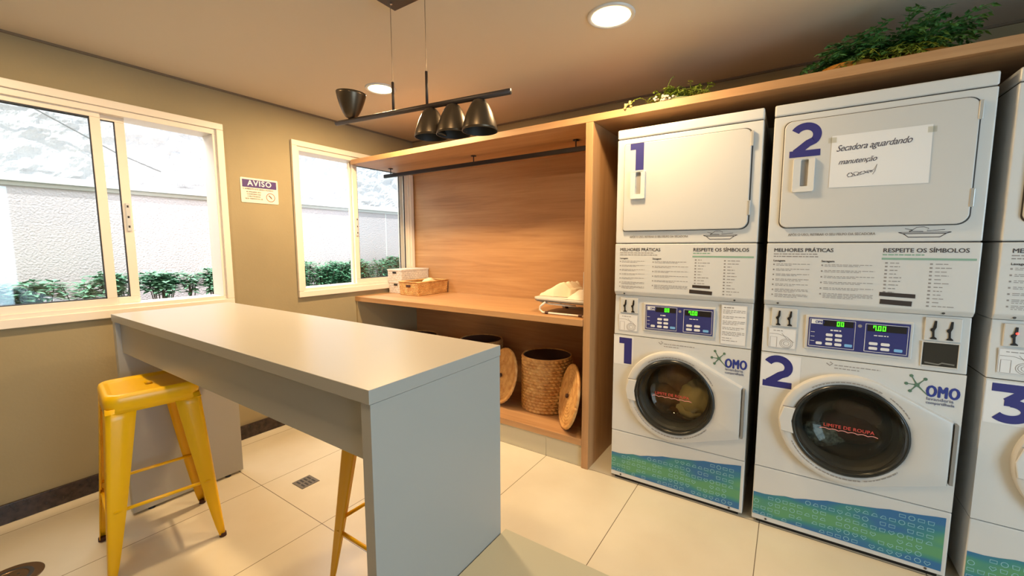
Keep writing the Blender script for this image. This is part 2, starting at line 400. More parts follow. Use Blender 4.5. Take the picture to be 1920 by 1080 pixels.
# outlet plate on the partition
t = thing('light_switch', 'small white switch plate on the left face of the wooden partition above the ironing board', 'switch', (XP1-.001, -.665, 1.147))
MB().box(-.010, -.038, -.058, 0, .038, .058).build('plate', WPLAS, t, bevel=.003)
MB().box(-.014, -.012, -.022, -.010, .012, .022).build('rocker', WENAM, t, bevel=.001)

# hanging rail
t = thing('hanging_rail', 'black metal hanging rail fixed under the top board over the worktop', 'clothes rail', (1.08, -.40, 2.0))
MB().box(-1.03, -.012, -.026, 1.079, .012, .004).build('rod', mat('black_metal', (38, 32, 34), .35, metal=.5), t, bevel=.002)
for x in (.135, 1.089, 1.95):
    b = MB().lathe([(0, .05), (.022, .05), (.022, .046), (.004, .044), (.004, .004)], (x-1.08, 0, 0), 14).build('bracket', mat('black_metal', (38, 32, 34), .35), t, smooth=True)

# ------------------------------------------------------------------ things on the worktop
ZW = .9214
def woven_box_mesh(w, d, h, cell=.018):
    """box whose sides carry a raised basket weave of flat straps"""
    mb = MB().box(-w/2, -d/2, 0, w/2, d/2, h)
    def face(org, ax, ay, nrm, W_, H_):
        nx = max(2, round(W_/cell)); nz = max(2, round(H_/cell))
        for i in range(nx):
            for j in range(nz):
                hgt = .0028; horiz = (i+j) % 2 == 0; e = .0012
                gx, gz = (0, .003) if horiz else (.003, 0)
                a = org+ax*(W_*i/nx+gx)+ay*(H_*j/nz+gz); b = org+ax*(W_*(i+1)/nx-gx)+ay*(H_*j/nz+gz)
                c = org+ax*(W_*(i+1)/nx-gx)+ay*(H_*(j+1)/nz-gz); d_ = org+ax*(W_*i/nx+gx)+ay*(H_*(j+1)/nz-gz)
                k = hgt; m1 = (a+d_)/2; m2 = (b+c)/2
                if horiz: top = [(a+b)/2+nrm*k, (c+d_)/2+nrm*k]; mb.add([a, b, c, d_, top[0], top[1]], [(0, 4, 5, 3), (4, 1, 2, 5), (0, 1, 4), (3, 5, 2)])
                else: top = [m1+nrm*k, m2+nrm*k]; mb.add([a, b, c, d_, top[0], top[1]], [(0, 1, 5, 4), (4, 5, 2, 3), (0, 4, 3), (1, 2, 5)])
    X, Y, Z = Vector((1, 0, 0)), Vector((0, 1, 0)), Vector((0, 0, 1))
    face(Vector((-w/2, -d/2, 0)), X, Z, -Y, w, h); face(Vector((w/2, -d/2, 0)), Y, Z, X, d, h)
    face(Vector((-w/2, d/2, 0)), Y*-1, Z, -X, d, h)
    return mb
WBOX = mat('white_woven_strap', (214, 202, 190), .55, vary=(60, (194, 180, 166)))
for i, (z, lab, dx) in enumerate([(ZW, 'white woven storage box at the bottom of the stack by the right window', .005), (ZW+.112, 'white woven storage box with lid on top of the stack by the right window', -.008)]):
    t = thing('storage_box', lab, 'storage box', (.118+dx, -.20, z+.0005), 0, 'white woven boxes on the worktop')
    w_, d_ = .19, .34
    woven_box_mesh(w_, d_, .100).build('body', WBOX, t)
    MB().box(-w_/2-.004, -d_/2-.004, .094, w_/2+.004, d_/2+.004, .111).build('lid', WBOX, t, bevel=.003)
    MB().box(-.024, -d_/2-.006, .072, .024, -d_/2-.0005, .090).build('label_holder', BLACK, t, bevel=.002)
# rectangular wicker basket
t = thing('wicker_basket', 'rectangular brown wicker basket in front of the white woven boxes', 'basket', (.352, -.235, ZW+.001))
mb = MB(); w_, d_, h_ = .225, .37, .118
ncol = 92; nrow = 9*6
per = [(-w_/2, -d_/2), (w_/2, -d_/2), (w_/2, d_/2), (-w_/2, d_/2)]
Ls = [w_, d_, w_, d_]; tot = sum(Ls)
def perim(u):
    s_ = u*tot
    for k in range(4):
        if s_ <= Ls[k] or k == 3:
            a, b = Vector(per[k]), Vector(per[(k+1) % 4]); q = a.lerp(b, min(1, s_/Ls[k])); n_ = Vector(((b-a).y, -(b-a).x)).normalized(); return q, n_
        s_ -= Ls[k]
vs = []; fs = []; NC = 360
for j in range(nrow+1):
    for i in range(NC):
        q, n_ = perim(i/NC); row = int(j/6); ph = .5*(row % 2)
        amp = .0045*abs(sin(pi*j/6))**.6*(.35+.65*abs(sin(pi*(i/NC*44+ph))))
        fl = 1+.04*j/nrow
        vs.append((q.x*fl+n_.x*amp, q.y*fl+n_.y*amp, h_*j/nrow))
for j in range(nrow):
    for i in range(NC): fs.append((j*NC+i, j*NC+(i+1) % NC, (j+1)*NC+(i+1) % NC, (j+1)*NC+i))
mb.add(vs, fs); mb.build('body', WICK, t, smooth=True)
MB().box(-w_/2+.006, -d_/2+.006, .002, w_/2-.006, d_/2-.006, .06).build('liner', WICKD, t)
rim = MB(); q = 1.05
rim.tube([(per[k % 4][0]*q, per[k % 4][1]*q, h_) for k in range(5)], .007, 8).build('rim', WICK, t, smooth=True)
MB().box(-.03, -d_/2*1.03-.006, .072, .03, -d_/2*1.03+.004, .092).build('handle_hole', WICKD, t, bevel=.008)
# cloth in that basket
def cloth(name, label, cat, loc, sx, sy, h, seed, m_, n=46, crump=1.0, parent=None, peak=(0, 0), soft=1.6):
    mb = MB(); vs = []; fs = []
    for i in range(n+1):
        for j in range(n+1):
            u, v = i/n*2-1, j/n*2-1
            rr_ = min(1, (abs(u)**2.6+abs(v)**2.6)**(1/2.6))
            du, dv = u-peak[0], v-peak[1]
            base = h*max(0, (1-rr_**4))*(.35+.65*math.exp(-(du*du+dv*dv)*soft))
            p = Vector((u*1.6+seed, v*1.6, seed)); nn = noise.fractal(p*.9, 1, 2, 2)
            ridge = math.sqrt(abs(noise.noise(Vector((u*1.9+seed, v*2.2+seed, 2))))+.01)*1.6-.5
            z = base*(1+.35*nn*crump+.22*ridge*crump)+.004
            if rr_ >= .999: z = .001
            ed = 1+.06*noise.noise(Vector((u*2+seed, v*2, 9)))
            vs.append((u*sx*ed, v*sy*ed, z))
    for i in range(n):
        for j in range(n):
            a = i*(n+1)+j; fs.append((a, a+n+1, a+n+2, a+1))
    mb.add(vs, fs); o = mb.build(name, m_, parent, smooth=True); 
    o.location = loc
    if not parent: tag(o, label, cat)
    return o
cloth('folded_paper', 'pale crumpled paper standing in the rectangular wicker basket', 'paper', (.34, -.16, ZW+.062), .085, .12, .062, 3, mat('pale_paper', (214, 196, 160), .8), n=26)

# small ironing board
t = thing('ironing_board', 'small folding tabletop ironing board with grey cover at the right end of the worktop', 'ironing board', (1.95, -.5, ZW))
TUBE = mat('cream_tube', (226, 214, 196), .35)
bd = [(-.195, -.10), (-.16, -.135), (-.05, -.15), (.14, -.16), (.2, -.165), (.2, .22), (-.05, .22), (-.15, .17), (-.195, .05)]
MB().prismz(bd, .086, .102).build('board', mat('grey_board_cover', (196, 190, 180), .7), t, bevel=.005)
MB().prismz([(x*.97, y*.97) for x, y in bd], .078, .086).build('underside', mat('board_underside', (120, 112, 100), .6), t)
for yy in (-.135, .16):
    l = MB().tube([(-.09, yy, .077), (-.125, yy-.01, .045), (-.128, yy-.01, .025), (-.105, yy-.012, .009), (-.07, yy-.012, .008), (.195, yy-.012, .008)], .0065, 8).build('leg', TUBE, t, smooth=True)
    for xx in (-.085, .15):
        MB().tube([(xx, yy-.012, .0095), (xx+.022, yy-.012, .0095)], .0095, 10).build('rubber_cap', YDARK, l)
MB().tube([(-.14, -.12, .077), (-.06, -.128, .064), (.12, -.13, .064)], .006, 8).build('brace', TUBE, t, smooth=True)
cloth('sheet', 'off-white folded sheet lying on the small ironing board beside the partition', 'sheet', (2.065, -.49, ZW+.103), .085, .15, .045, 11, mat('offwhite_sheet', (214, 202, 184), .8), crump=.5)

# ------------------------------------------------------------------ round baskets on the lower shelf
def weave_tube(r, h, rows, bumps, nseg=5, bulge=.0, amp=.006, sub=6):
    vs = []; fs = []; N = bumps*sub; H = rows*nseg
    for j in range(H+1):
        row = j//nseg if j < H else rows-1; tt = (j % nseg)/nseg if j < H else 1
        ph = .5*(row % 2); z = h*j/H; rad = r*(1+bulge*sin(pi*j/H))
        for i in range(N):
            a = 2*pi*i/N; s1 = abs(sin(pi*(i/sub+ph+tt*.35)))
            rr_ = rad+amp*(sin(pi*tt)**.6 if 0 < tt < 1 else 0)*(.02+.98*s1**.6)
            vs.append((rr_*cos(a), rr_*sin(a), z))
    for j in range(H):
        for i in range(N): fs.append((j*N+i, j*N+(i+1) % N, (j+1)*N+(i+1) % N, (j+1)*N+i))
    return MB().add(vs, fs)
ZS = .1817
proto_body = None
def round_basket(x, y, label, r=.176, h=.385):
    global proto_body
    t = thing('round_basket', label, 'basket', (x, y, ZS+.0005), 0, 'round woven laundry baskets on the lower shelf')
    if proto_body is None:
        o = weave_tube(r, h, 17, 34, nseg=6, amp=.014, sub=8).build('body', WICK, t, smooth=True)
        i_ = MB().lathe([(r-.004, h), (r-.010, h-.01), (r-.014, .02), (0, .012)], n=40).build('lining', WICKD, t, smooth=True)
        k_ = MB(); k_.tube([(r*1.01*cos(a*pi/24), r*1.01*sin(a*pi/24), h) for a in range(49)], .007, 8); k_ = k_.build('rim', WICK, t, smooth=True)
        proto_body = [o, i_, k_]
    else:
        for o in proto_body:
            c = o.copy(); COL.objects.link(c); c.parent = t
    return t
proto_lid = None
def basket_lid(loc, direction, label):
    global proto_lid
    t = thing('basket_lid', label, 'basket lid', loc, 0, 'round woven lids leaning beside the baskets')
    t.rotation_euler = Vector(direction).to_track_quat('Z', 'Y').to_euler()
    if proto_lid is None:
        vs = []; fs = []; N = 120; K = 60; r = .199
        for j in range(K+1):
            q = j/K; rad = r*q; ring = int(q*9.99); tt = q*10 % 1
            for i in range(N):
                a = 2*pi*i/N; nb = max(6, int(6+ring*4)); z = .009+.005*abs(sin(pi*tt))*(.3+.7*abs(sin(a*nb/2+ring)))
                if j == K: z = .004
                vs.append((rad*cos(a), rad*sin(a), z))
        for j in range(K):
            for i in range(N): fs.append((j*N+i, j*N+(i+1) % N, (j+1)*N+(i+1) % N, (j+1)*N+i))
        d = MB().add(vs, fs).lathe([(r, .004), (r, -.004), (0, -.004)], n=N).build('disc', WICK, t, smooth=True)
        e = MB().tube([((r)*cos(a*pi/36), (r)*sin(a*pi/36), .008) for a in range(73)], [.0095+.0025*(a % 2) for a in range(73)], 8).build('rim', WICK, t, smooth=True)
        k = MB().lathe([(0, .03), (.012, .028), (.016, .02), (.010, .012), (0, .010)], n=16).build('knob', WICKD, t, smooth=True)
        proto_lid = [d, e, k]
    else:
        for o in proto_lid:
            c = o.copy(); COL.objects.link(c); c.parent = t
    return t
round_basket(1.72, -.355, 'open round woven basket at the right end of the lower shelf by the partition')
basket_lid((2.020, -.59, ZS+.204), (-.76, -.61, .20), 'round woven lid leaning between the rightmost basket and the wooden partition')
round_basket(1.00, -.215, 'round woven basket on the lower shelf hidden behind the grey table')
basket_lid((1.405, -.47, ZS+.204), (-.46, -.84, .28), 'round woven lid with dark knob leaning left of the open round basket')
round_basket(.42, -.40, 'round woven basket at the far left of the lower shelf')

# ------------------------------------------------------------------ grey island table, low bench
t = thing('island_table', 'long high grey laminate table with panel ends in the middle of the room', 'table', (1.41, -2.14, 0))
X0, X1, Y0, Y1 = .432-1.41, 2.384-1.41, -2.397+2.14, -1.881+2.14
MB().box(X0, Y0, 1.0, X1, Y1, 1.035).build('tabletop', GREY, t, bevel=.0012)
MB().box(X0, Y0+.003, .014, X0+.035, Y1-.003, .9995).build('side_panel', GREY, t, bevel=.0012)
MB().box(X1-.036, Y0+.003, .014, X1-.0005, Y1-.003, .9995).build('side_panel', GREY, t, bevel=.0012)
MB().box(X0+.0355, Y0+.022, .845, X1-.0365, Y0+.04, .9995).build('apron', GREY, t)
MB().box(X0+.0355, Y1-.04, .845, X1-.0365, Y1-.022, .9995).build('apron', GREY, t)
for x in (X0+.017, X1-.018):
    for y in (Y0+.08, Y1-.08): MB().lathe([(0, .0139), (.012, .0139), (.016, .001), (0, .0005)], (x, y, 0), 12).build('leveling_foot', BLACK, t)
t = thing('bench', 'low grey laminate bench against the end panel of the grey table', 'bench', (2.9, -2.35, 0))
MB().box(-.514, -.55, .340, .55, .492, .378).build('seat', BENCHM, t, bevel=.002)
MB().box(-.512, -.548, .002, -.476, .488, .3395).build('side_panel', BENCHM, t); MB().box(.51, -.548, .002, .546, .488, .3395).build('side_panel', BENCHM, t)
MB().box(-.4755, .43, .12, .5095, .45, .3395).build('rail', BENCHM, t)

# ------------------------------------------------------------------ yellow metal stools
def stool(x, y, rz, label, spread=.2):
    t = thing('bar_stool', label, 'stool', (x, y, 0), rz, 'yellow metal bar stools at the grey table')
    h = .76; s_ = .155
    # seat pan: rounded square with raised rim, skirt and handle hole
    N = 10; out = rrect(-s_, -s_, s_, s_, .045, 6); n = len(out)
    def ring(k, z, rad=None): return [(px*k, py*k, z) for px, py in out]
    hole = [(px, py) for px, py in rrect(-.028, -.014, .028, .014, .012, 6)]
    rings = [ring(1.035, h-.075), ring(1.02, h-.050), ring(1.03, h-.046), ring(1.03, h-.018), ring(1.0, h-.005), ring(.955, h), ring(.90, h-.002), ring(.84, h-.007), ring(.80, h-.009)]+[[(out[i][0]*.80*(1-u)+hole[i][0]*u, out[i][1]*.80*(1-u)+hole[i][1]*u, h-.009) for i in range(n)] for u in (.25, .5, .75, .97)]+[[(a, b, h-.010) for a, b in hole], [(a*.97, b*.97, h-.022) for a, b in hole]]
    vs = [v for g in rings for v in g]; fs = []
    for j in range(len(rings)-1):
        for i in range(n): fs.append((j*n+i, j*n+(i+1) % n, (j+1)*n+(i+1) % n, (j+1)*n+i))
    o = MB().add(vs, fs).build('seat', YEL, t, smooth=True)
    so = o.modifiers.new('solid', 'SOLIDIFY'); so.thickness = .002; so.offset = -1
    # legs: pressed angle sections, wide at top, narrow at foot
    for sx in (-1, 1):
        for sy in (-1, 1):
            T = Vector((sx*(s_*1.01), sy*(s_*1.01), h-.055)); Bm = Vector((sx*spread, sy*spread, .012))
            mb = MB(); K = 14; vs = []; prof_n = 0
            for k in range(K+1):
                u = k/K; c = T.lerp(Bm, u); w = .072*(1-u)**.8+.024; th = .002
                cr = .012*(1-u)+.007
                dx, dy = Vector((-sx, 0, 0)), Vector((0, -sy, 0))
                rib = .006*min(1, (1-u)*3)
                pts = [c+dx*w, c+dx*(w-.010)+dy*0-dy*0, c+dx*(w*.5)-dy*(-rib), c+dx*cr, c+(dx+dy)*cr*.3, c+dy*cr, c+dy*(w*.5)-dx*(-rib), c+dy*w]
                vs += pts; prof_n = len(pts)
            fs = [(k*prof_n+i, k*prof_n+i+1, (k+1)*prof_n+i+1, (k+1)*prof_n+i) for k in range(K) for i in range(prof_n-1)]
            l = MB().add(vs, fs).build('leg', YEL, t, smooth=True)
            so = l.modifiers.new('solid', 'SOLIDIFY'); so.thickness = .0025; so.offset = 0
            MB().lathe([(0, .020), (.014, .018), (.015, .001), (0, .0005)], (Bm.x-sx*.009, Bm.y-sy*.009, 0), 12).build('rubber_foot', YDARK, l)
    def at(sx, sy, z):
        u = (h-.055-z)/(h-.067); return Vector((sx*(s_*1.01+(spread-s_*1.01)*u-.008), sy*(s_*1.01+(spread-s_*1.01)*u-.008), z))
    for a, b, z in (((-1, -1), (1, -1), .25), ((-1, 1), (1, 1), .25), ((1, -1), (1, 1), .285), ((-1, -1), (-1, 1), .285)):
        p, q = at(*a, z), at(*b, z); MB().tube([p, p.lerp(q, .5), q], .0075, 8).build('footrest_bar', YEL, t, smooth=True)
    # corner gussets under the skirt
    for a, b in (((-1, -1), (1, -1)), ((-1, 1), (1, 1)), ((1, -1), (1, 1)), ((-1, -1), (-1, 1))):
        p, q = Vector((a[0]*s_*1.0, a[1]*s_*1.0, h-.075)), Vector((b[0]*s_*1.0, b[1]*s_*1.0, h-.075))
        MB().tube([p, q], .004, 6).build('skirt_edge', YEL, t, smooth=True)
    return t
stool(.785, -2.369, R(-8.0), 'yellow metal bar stool with square seat at the left end of the grey table')
stool(1.918, -1.898, 0, 'yellow metal bar stool mostly hidden behind the end panel of the grey table', spread=.215)

# ------------------------------------------------------------------ pendant lamp
PY = -1.73
t = thing('pendant_lamp', 'dark bronze linear pendant lamp with four cone shades hanging over the table', 'pendant lamp', (1.83, PY, ZC))
def Lc(p): return (p[0]-1.83, p[1]-PY, p[2]-ZC)
MB().box(*Lc((1.70, PY-.048, 2.358)), *Lc((1.96, PY+.048, 2.3825))).build('canopy', BRDARK, t, bevel=.002)
zb = lambda x: 1.943-(x-1.33)*.0515
for x in (1.727, 1.925):
    c = MB().tube([Lc((x, PY, 2.357)), Lc((x, PY, 2.04))], .0013, 6).build('cable', mat('steel_cable', (110, 96, 80), .4, metal=.6), t)
    MB().tube([Lc((x, PY, 2.047)), Lc((x, PY, zb(x)))], .0055, 10).build('rod', BRDARK, t, smooth=True)
    MB().lathe([(0, -.004), (.005, -.003), (.005, 0), (0, 0)], Lc((x+.005, PY-.0, 2.357)), 10).build('screw', mat('steel', (200, 196, 190), .3, metal=1), t)
MB().tube([Lc((1.325, PY, zb(1.325))), Lc((2.325, PY, zb(2.325)))], .0105, 14).build('bar', BRDARK, t, smooth=True)
prof = [(0, 0), (.014, .0), (.024, .005), (.036, .022), (.049, .050), (.059, .080), (.0645, .102), (.0660, .112), (.0640, .112)]
prof_in = [(.0638, .1115), (.0620, .100), (.056, .078), (.046, .050), (.033, .024), (.018, .008), (0, .006)]
for x, up in ((1.437, 1), (1.945, -1), (2.062, -1), (2.190, -1)):
    mt = Matrix.Diagonal((1, 1, up, 1))
    if up == 1: mt = Matrix.Rotation(R(4), 4, 'Y') @ mt
    sh = MB().lathe(prof, Lc((x, PY, zb(x)+up*.009)), 36, mt).build('lamp_shade', BRONZE, t, smooth=True)
    MB().lathe(prof_in, Lc((x, PY, zb(x)+up*.009)), 36, mt).build('shade_lining', mat('black_lining', (22, 19, 18), .6), sh, smooth=True)
    MB().lathe([(0, .06), (.02, .058), (.028, .04), (.02, .022), (0, .02)], Lc((x, PY, zb(x)+up*.012)), 16, mt).build('bulb', mat('unlit_bulb', (60, 54, 50), .4), sh, smooth=True)

# ------------------------------------------------------------------ sign on the left wall
t = thing('warning_sign', 'small white rectangular notice sign with purple AVISO band on the left wall between the windows', 'sign', (.001, -1.591, 1.665), R(90))
sw, sh_ = .251, .170
MB().prism(rrect(0, 0, sw, sh_, .008), -.003, 0).build('plate', mat('sign_white', (226, 214, 196), .4), t)
MB().prism(rrect(.011, .105, sw-.011, sh_-.012, .001), -.0036, -.003).build('band', mat('purple_band', (64, 34, 104), .5), t)
m = MB(); text_geo(m, 'AVISO', .052, sw/2, .1175, -.0039, bold=.0013, align='CENTER', spacing=1.15); m.build('lettering', PAPER, t)
m = MB(); text_geo(m, 'O AMBIENTE ESTÁ SENDO FILMADO', .0135, .012, .0895, -.0034, bold=.00035, sx=.93)
for i, s_ in enumerate(('AS IMAGENS SÃO', 'CONFIDENCIAIS', 'E PROTEGIDAS', 'NOS TERMOS DA LEI')): text_geo(m, s_, .0125, .083, .070-i*.0155, -.0034, bold=.00035, align='CENTER')
m.build('small_lettering', INK, t)
m = MB(); N = 28
m.ribbon([(.196+.029*cos(2*pi*k/N), .045+.029*sin(2*pi*k/N)) for k in range(N+1)], .0045, -.0035)
m.build('ring_symbol', RED, t)
m = MB(); m.flat([(.180, .058), (.186, .062), (.206, .044), (.200, .038)], -.0036); m.ribbon([(.196, .046), (.198, .038), (.210, .036)], .003, -.0036)
m.build('camera_symbol', mat('sign_camera_print', (120, 84, 84), .6), t)

# ------------------------------------------------------------------ drains in the floor
t = thing('floor_drain', 'small square metal drain grate in the floor tiles behind the table', 'drain', (.897, -1.740, 0))
MB().box(-.053, -.052, .0005, .053, .052, .003).build('plate', mat('drain_metal', (120, 112, 100), .4, metal=.6), t)
m = MB()
for k in range(4):
    m.box(-.040, -.036+k*.021, .003, -.006, -.026+k*.021, .0036); m.box(.006, -.036+k*.021, .003, .040, -.026+k*.021, .0036)
m.build('slots', mat('drain_dark', (52, 48, 44), .6), t)
t = thing('floor_drain', 'round bronze drain cover in the floor at the lower left corner', 'drain', (.562, -2.81, 0))
MB().lathe([(0, .002), (.052, .002), (.055, .004), (.066, .004), (.07, .002), (.094, .003), (.098, .0005)], n=48).build('plate', mat('bronze_drain', (110, 84, 60), .35, metal=.6), t, smooth=False)
m = MB().lathe([(.055, .0045), (.068, .0045)], n=48)
for k in range(6):
    a = k*pi/3; m.box(.03*cos(a)-.004, .03*sin(a)-.004, .002, .03*cos(a)+.004, .03*sin(a)+.004, .0026)
m.build('grate', mat('drain_dark', (52, 48, 44), .6), t)

# ------------------------------------------------------------------ plants on the top board
ZT = 2.0905
def fern(mb, base, tips, L, nleaf, droop=.5):
    for tip in tips:
        tip = Vector(tip); mid = base.lerp(tip, .5)+Vector((0, 0, .04))
        pts = [base, base.lerp(mid, .5)+Vector((0, 0, .01)), mid, mid.lerp(tip, .5)+Vector((0, 0, .008)), tip]
        for k in range(nleaf):
            u = (k+.5)/nleaf*4; i = min(3, int(u)); p = pts[i].lerp(pts[i+1], u-i)
            dr = (pts[i+1]-pts[i]).normalized(); sd = dr.cross(Vector((0, 0, 1)))
            sd = sd.normalized() if sd.length > .01 else Vector((1, 0, 0))
            for sg in (-1, 1):
                d = sd*sg+dr*.6+Vector((random.uniform(-.4, .4), random.uniform(-.4, .4), random.uniform(-.5, .5)))
                leaf(mb, p, d, L*random.uniform(.7, 1.2), L*.26, Vector((random.uniform(-.5, .5), random.uniform(-.5, .5), 1)))
        mb.tube(pts, .0015, 4)
t = thing('potted_plant', 'large trailing green plant in an orange basket on the top board above machine 2', 'potted plant', (3.45, -.46, ZT))
m = MB()
for _ in range(200):
    u = random.random(); bx = -.20+.40*random.random(); a = random.uniform(0, 2*pi)
    tx = bx*1.2+.16*cos(a); ty = .14*sin(a); 
    tz = random.uniform(.04, .22)*(1-(abs(tx-.12)/.48)**2*.75)
    fern(m, Vector((bx*.8, 0, .07)), [(max(-.29, min(.29, tx)), ty-.03, max(.02, tz))], .031, 8)
m.v = [(x, y, min(z, .275)) for x, y, z in m.v]
m.build('foliage', FERN, t)
m = MB()
for _ in range(26):
    bx = random.uniform(-.1, .12); fern(m, Vector((bx, -.05, .06)), [(bx+random.uniform(-.1, .1), -.13-random.uniform(0, .06), random.uniform(.0, .07))], .026, 7)
m.build('light_foliage', FERN2, t)
for (x, y) in ((-.12, -.05), (.12, -.02)):
    MB().lathe([(0, 0), (.085, .002), (.10, .03), (.103, .055), (.095, .055), (.085, .04), (0, .04)], (x, y, 0), 28).build('pot', mat('orange_wicker_pot', (184, 122, 40), .7, bump=(120, .5, .004)), t, smooth=True)
t = thing('potted_plant', 'small green plant with white flowers on the top board above machine 1', 'potted plant', (2.60, -.52, ZT))
m = MB()
for _ in range(64):
    bx = random.uniform(-.1, .14); a = random.uniform(0, 2*pi)
    fern(m, Vector((bx, 0, .03)), [(bx+.06*cos(a), .08*sin(a), random.uniform(.04, .12))], .02, 7)
fern(m, Vector((-.07, 0, .04)), [(-.02, .02, .19)], .010, 14)
fern(m, Vector((-.12, -.05, .03)), [(-.19, -.206, .012)], .016, 8)
m.build('foliage', FERN2, t)
m = MB()
for _ in range(26):
    a = random.uniform(0, 2*pi)
    m.lathe([(0, .008), (.006, .004), (.007, 0), (.004, -.004), (0, -.005)], (-.04+.05*random.uniform(-1.2, 1), -.06+.03*random.uniform(-1, 1), .04+.025*random.random()), 7)
m.build('flowers', mat('white_petals', (226, 220, 206), .6), t)
m = MB()
for _ in range(9):
    m.lathe([(0, .006), (.006, .004), (.007, 0), (.005, -.004), (0, -.005)], (-.20+.016*random.uniform(-1, 1), -.204+.004*random.uniform(-1, 1), .008+.02*random.uniform(-1, 1)), 6)
m.build('trailing_blossom', mat('pale_blossom', (206, 190, 110), .6), t)
MB().lathe([(0, 0), (.06, .002), (.07, .05), (.06, .05), (0, .04)], (.02, 0, 0), 24).build('pot', mat('green_pot', (120, 130, 90), .6), t, smooth=True)

# ------------------------------------------------------------------ stacked laundry machines
def dash_lines(mb, x0, x1, z, rows, lh, th, y, rnd, word=True):
    """rows of illegible fine print: broken thin bars"""
    for k in range(rows):
        zz = z-k*lh; xe = x1 if k < rows-1 else x0+(x1-x0)*rnd.uniform(.4, .8); x = x0
        while x < xe:
            w = rnd.uniform(.006, .02); w = min(w, xe-x)
            mb.rect(x, zz-th, x+w, zz, y); x += w+.003
def digit(mb, d, x, z, w, h, y):
    if d == 1:
        a, b = [(x+.40*w, z), (x+w, z), (x+w, z+h), (x+.40*w, z+h)], [(x, z+h*.77), (x+.40*w, z+h*.77), (x+.40*w, z+h), (x, z+h)]
        mb.flat(a, y); mb.flat(b, y)
    elif d == 2:
        t = h*.215; r = w*.40; c = (x+w*.50, z+h-r*1.02-t*.02)
        pts = [(c[0]+(r-t*.1)*cos(R(a))*1.0, c[1]+(r-t*.1)*sin(R(a))*.92-t*.12) for a in range(152, -41, -8)]
        pts += [(x+w*.60, z+h*.40), (x+w*.36, z+h*.235), (x+w*.20, z+t*.62)]
        mb.ribbon(pts, t*1.02, y); mb.rect(x+.015*w, z, x+w, z+t*.92, y-.0003)
    else:
        t = h*.21; mb.rect(x+.06*w, z+h-t, x+w*.95, z+h, y)
        mb.ribbon([(x+w*.80, z+h-t*.75), (x+w*.42, z+h*.545)], t*.95, y-.0002); mb.rect(x+w*.36, z+h*.44, x+w*.56, z+h*.615, y-.0003)
        c = (x+w*.50, z+h*.315); pts = [(c[0]+w*.37*cos(R(a)), c[1]+h*.215*sin(R(a))) for a in range(90, -150, -8)]
        mb.ribbon(pts, t, y-.0004)
def seven_seg(mb, s, x, z, h, y):
    seg = {'0': 'abcdef', '7': 'abcf', '1': 'bc'}; w = h*.5; t = h*.13
    for ch in s:
        if ch == '.': mb.rect(x-.0015, z, x+.0008, z+t, y); x += .001; continue
        for q in seg[ch]:
            bx = {'a': (0, h-t, w, h), 'b': (w-t, h/2, w, h), 'c': (w-t, 0, w, h/2), 'd': (0, 0, w, t), 'e': (0, 0, t, h/2), 'f': (0, h/2, t, h), 'g': (0, h/2-t/2, w, h/2+t/2)}[q]
            mb.rect(x+bx[0], z+bx[1], x+bx[2], z+bx[3], y)
        x += w+h*.22
STK = None
def sticker_mat():
    m = bpy.data.materials.new('blue_green_wave_film'); m.use_nodes = True; nt = m.node_tree; b = nt.nodes['Principled BSDF']; b.inputs['Roughness'].default_value = .4
    tc = nt.nodes.new('ShaderNodeTexCoord'); mp = nt.nodes.new('ShaderNodeMapping'); mp.inputs['Scale'].default_value = (3.0, 1, 9); mp.inputs['Location'].default_value = (.3, 0, .7)
    mp.inputs['Rotation'].default_value = (0, R(-14), 0)
    nt.links.new(tc.outputs['Object'], mp.inputs[0])
    n = nt.nodes.new('ShaderNodeTexNoise'); n.inputs['Scale'].default_value = 1.3; n.inputs['Detail'].default_value = 1.5; nt.links.new(mp.outputs[0], n.inputs['Vector'])
    rp = nt.nodes.new('ShaderNodeValToRGB'); e = rp.color_ramp.elements
    e[0].position = .38; e[0].color = lin((44, 104, 152)); e[1].position = .62; e[1].color = lin((86, 146, 104)); k = e.new(.5); k.color = lin((54, 128, 130))
    sx = nt.nodes.new('ShaderNodeSeparateXYZ'); nt.links.new(tc.outputs['Object'], sx.inputs[0])
    # green band follows a diagonal through the sticker
    a = nt.nodes.new('ShaderNodeMath'); a.operation = 'MULTIPLY_ADD'; a.inputs[1].default_value = -.10; nt.links.new(sx.outputs[0], a.inputs[0]); nt.links.new(sx.outputs[2], a.inputs[2])
    c = nt.nodes.new('ShaderNodeMath'); c.operation = 'SUBTRACT'; c.inputs[1].default_value = .085; nt.links.new(a.outputs[0], c.inputs[0])
    ab = nt.nodes.new('ShaderNodeMath'); ab.operation = 'ABSOLUTE'; nt.links.new(c.outputs[0], ab.inputs[0])
    g = nt.nodes.new('ShaderNodeMath'); g.operation = 'MULTIPLY_ADD'; g.inputs[1].default_value = -2.2; g.inputs[2].default_value = .10; nt.links.new(ab.outputs[0], g.inputs[0])
    ad = nt.nodes.new('ShaderNodeMath'); ad.operation = 'ADD'; nt.links.new(n.outputs[0], ad.inputs[0]); nt.links.new(g.outputs[0], ad.inputs[1])
    nt.links.new(ad.outputs[0], rp.inputs[0]); nt.links.new(rp.outputs[0], b.inputs['Base Color'])
    return m
STK = sticker_mat()
ICON = mat('pale_icon_print', (138, 188, 200), .4)
DRUM = mat('drum_steel', (120, 118, 112), .35, metal=.8)
RUBBER = mat('door_rubber', (40, 40, 40), .5)
RINGM = mat('door_glass_rim', (44, 46, 46), .22, metal=.2)

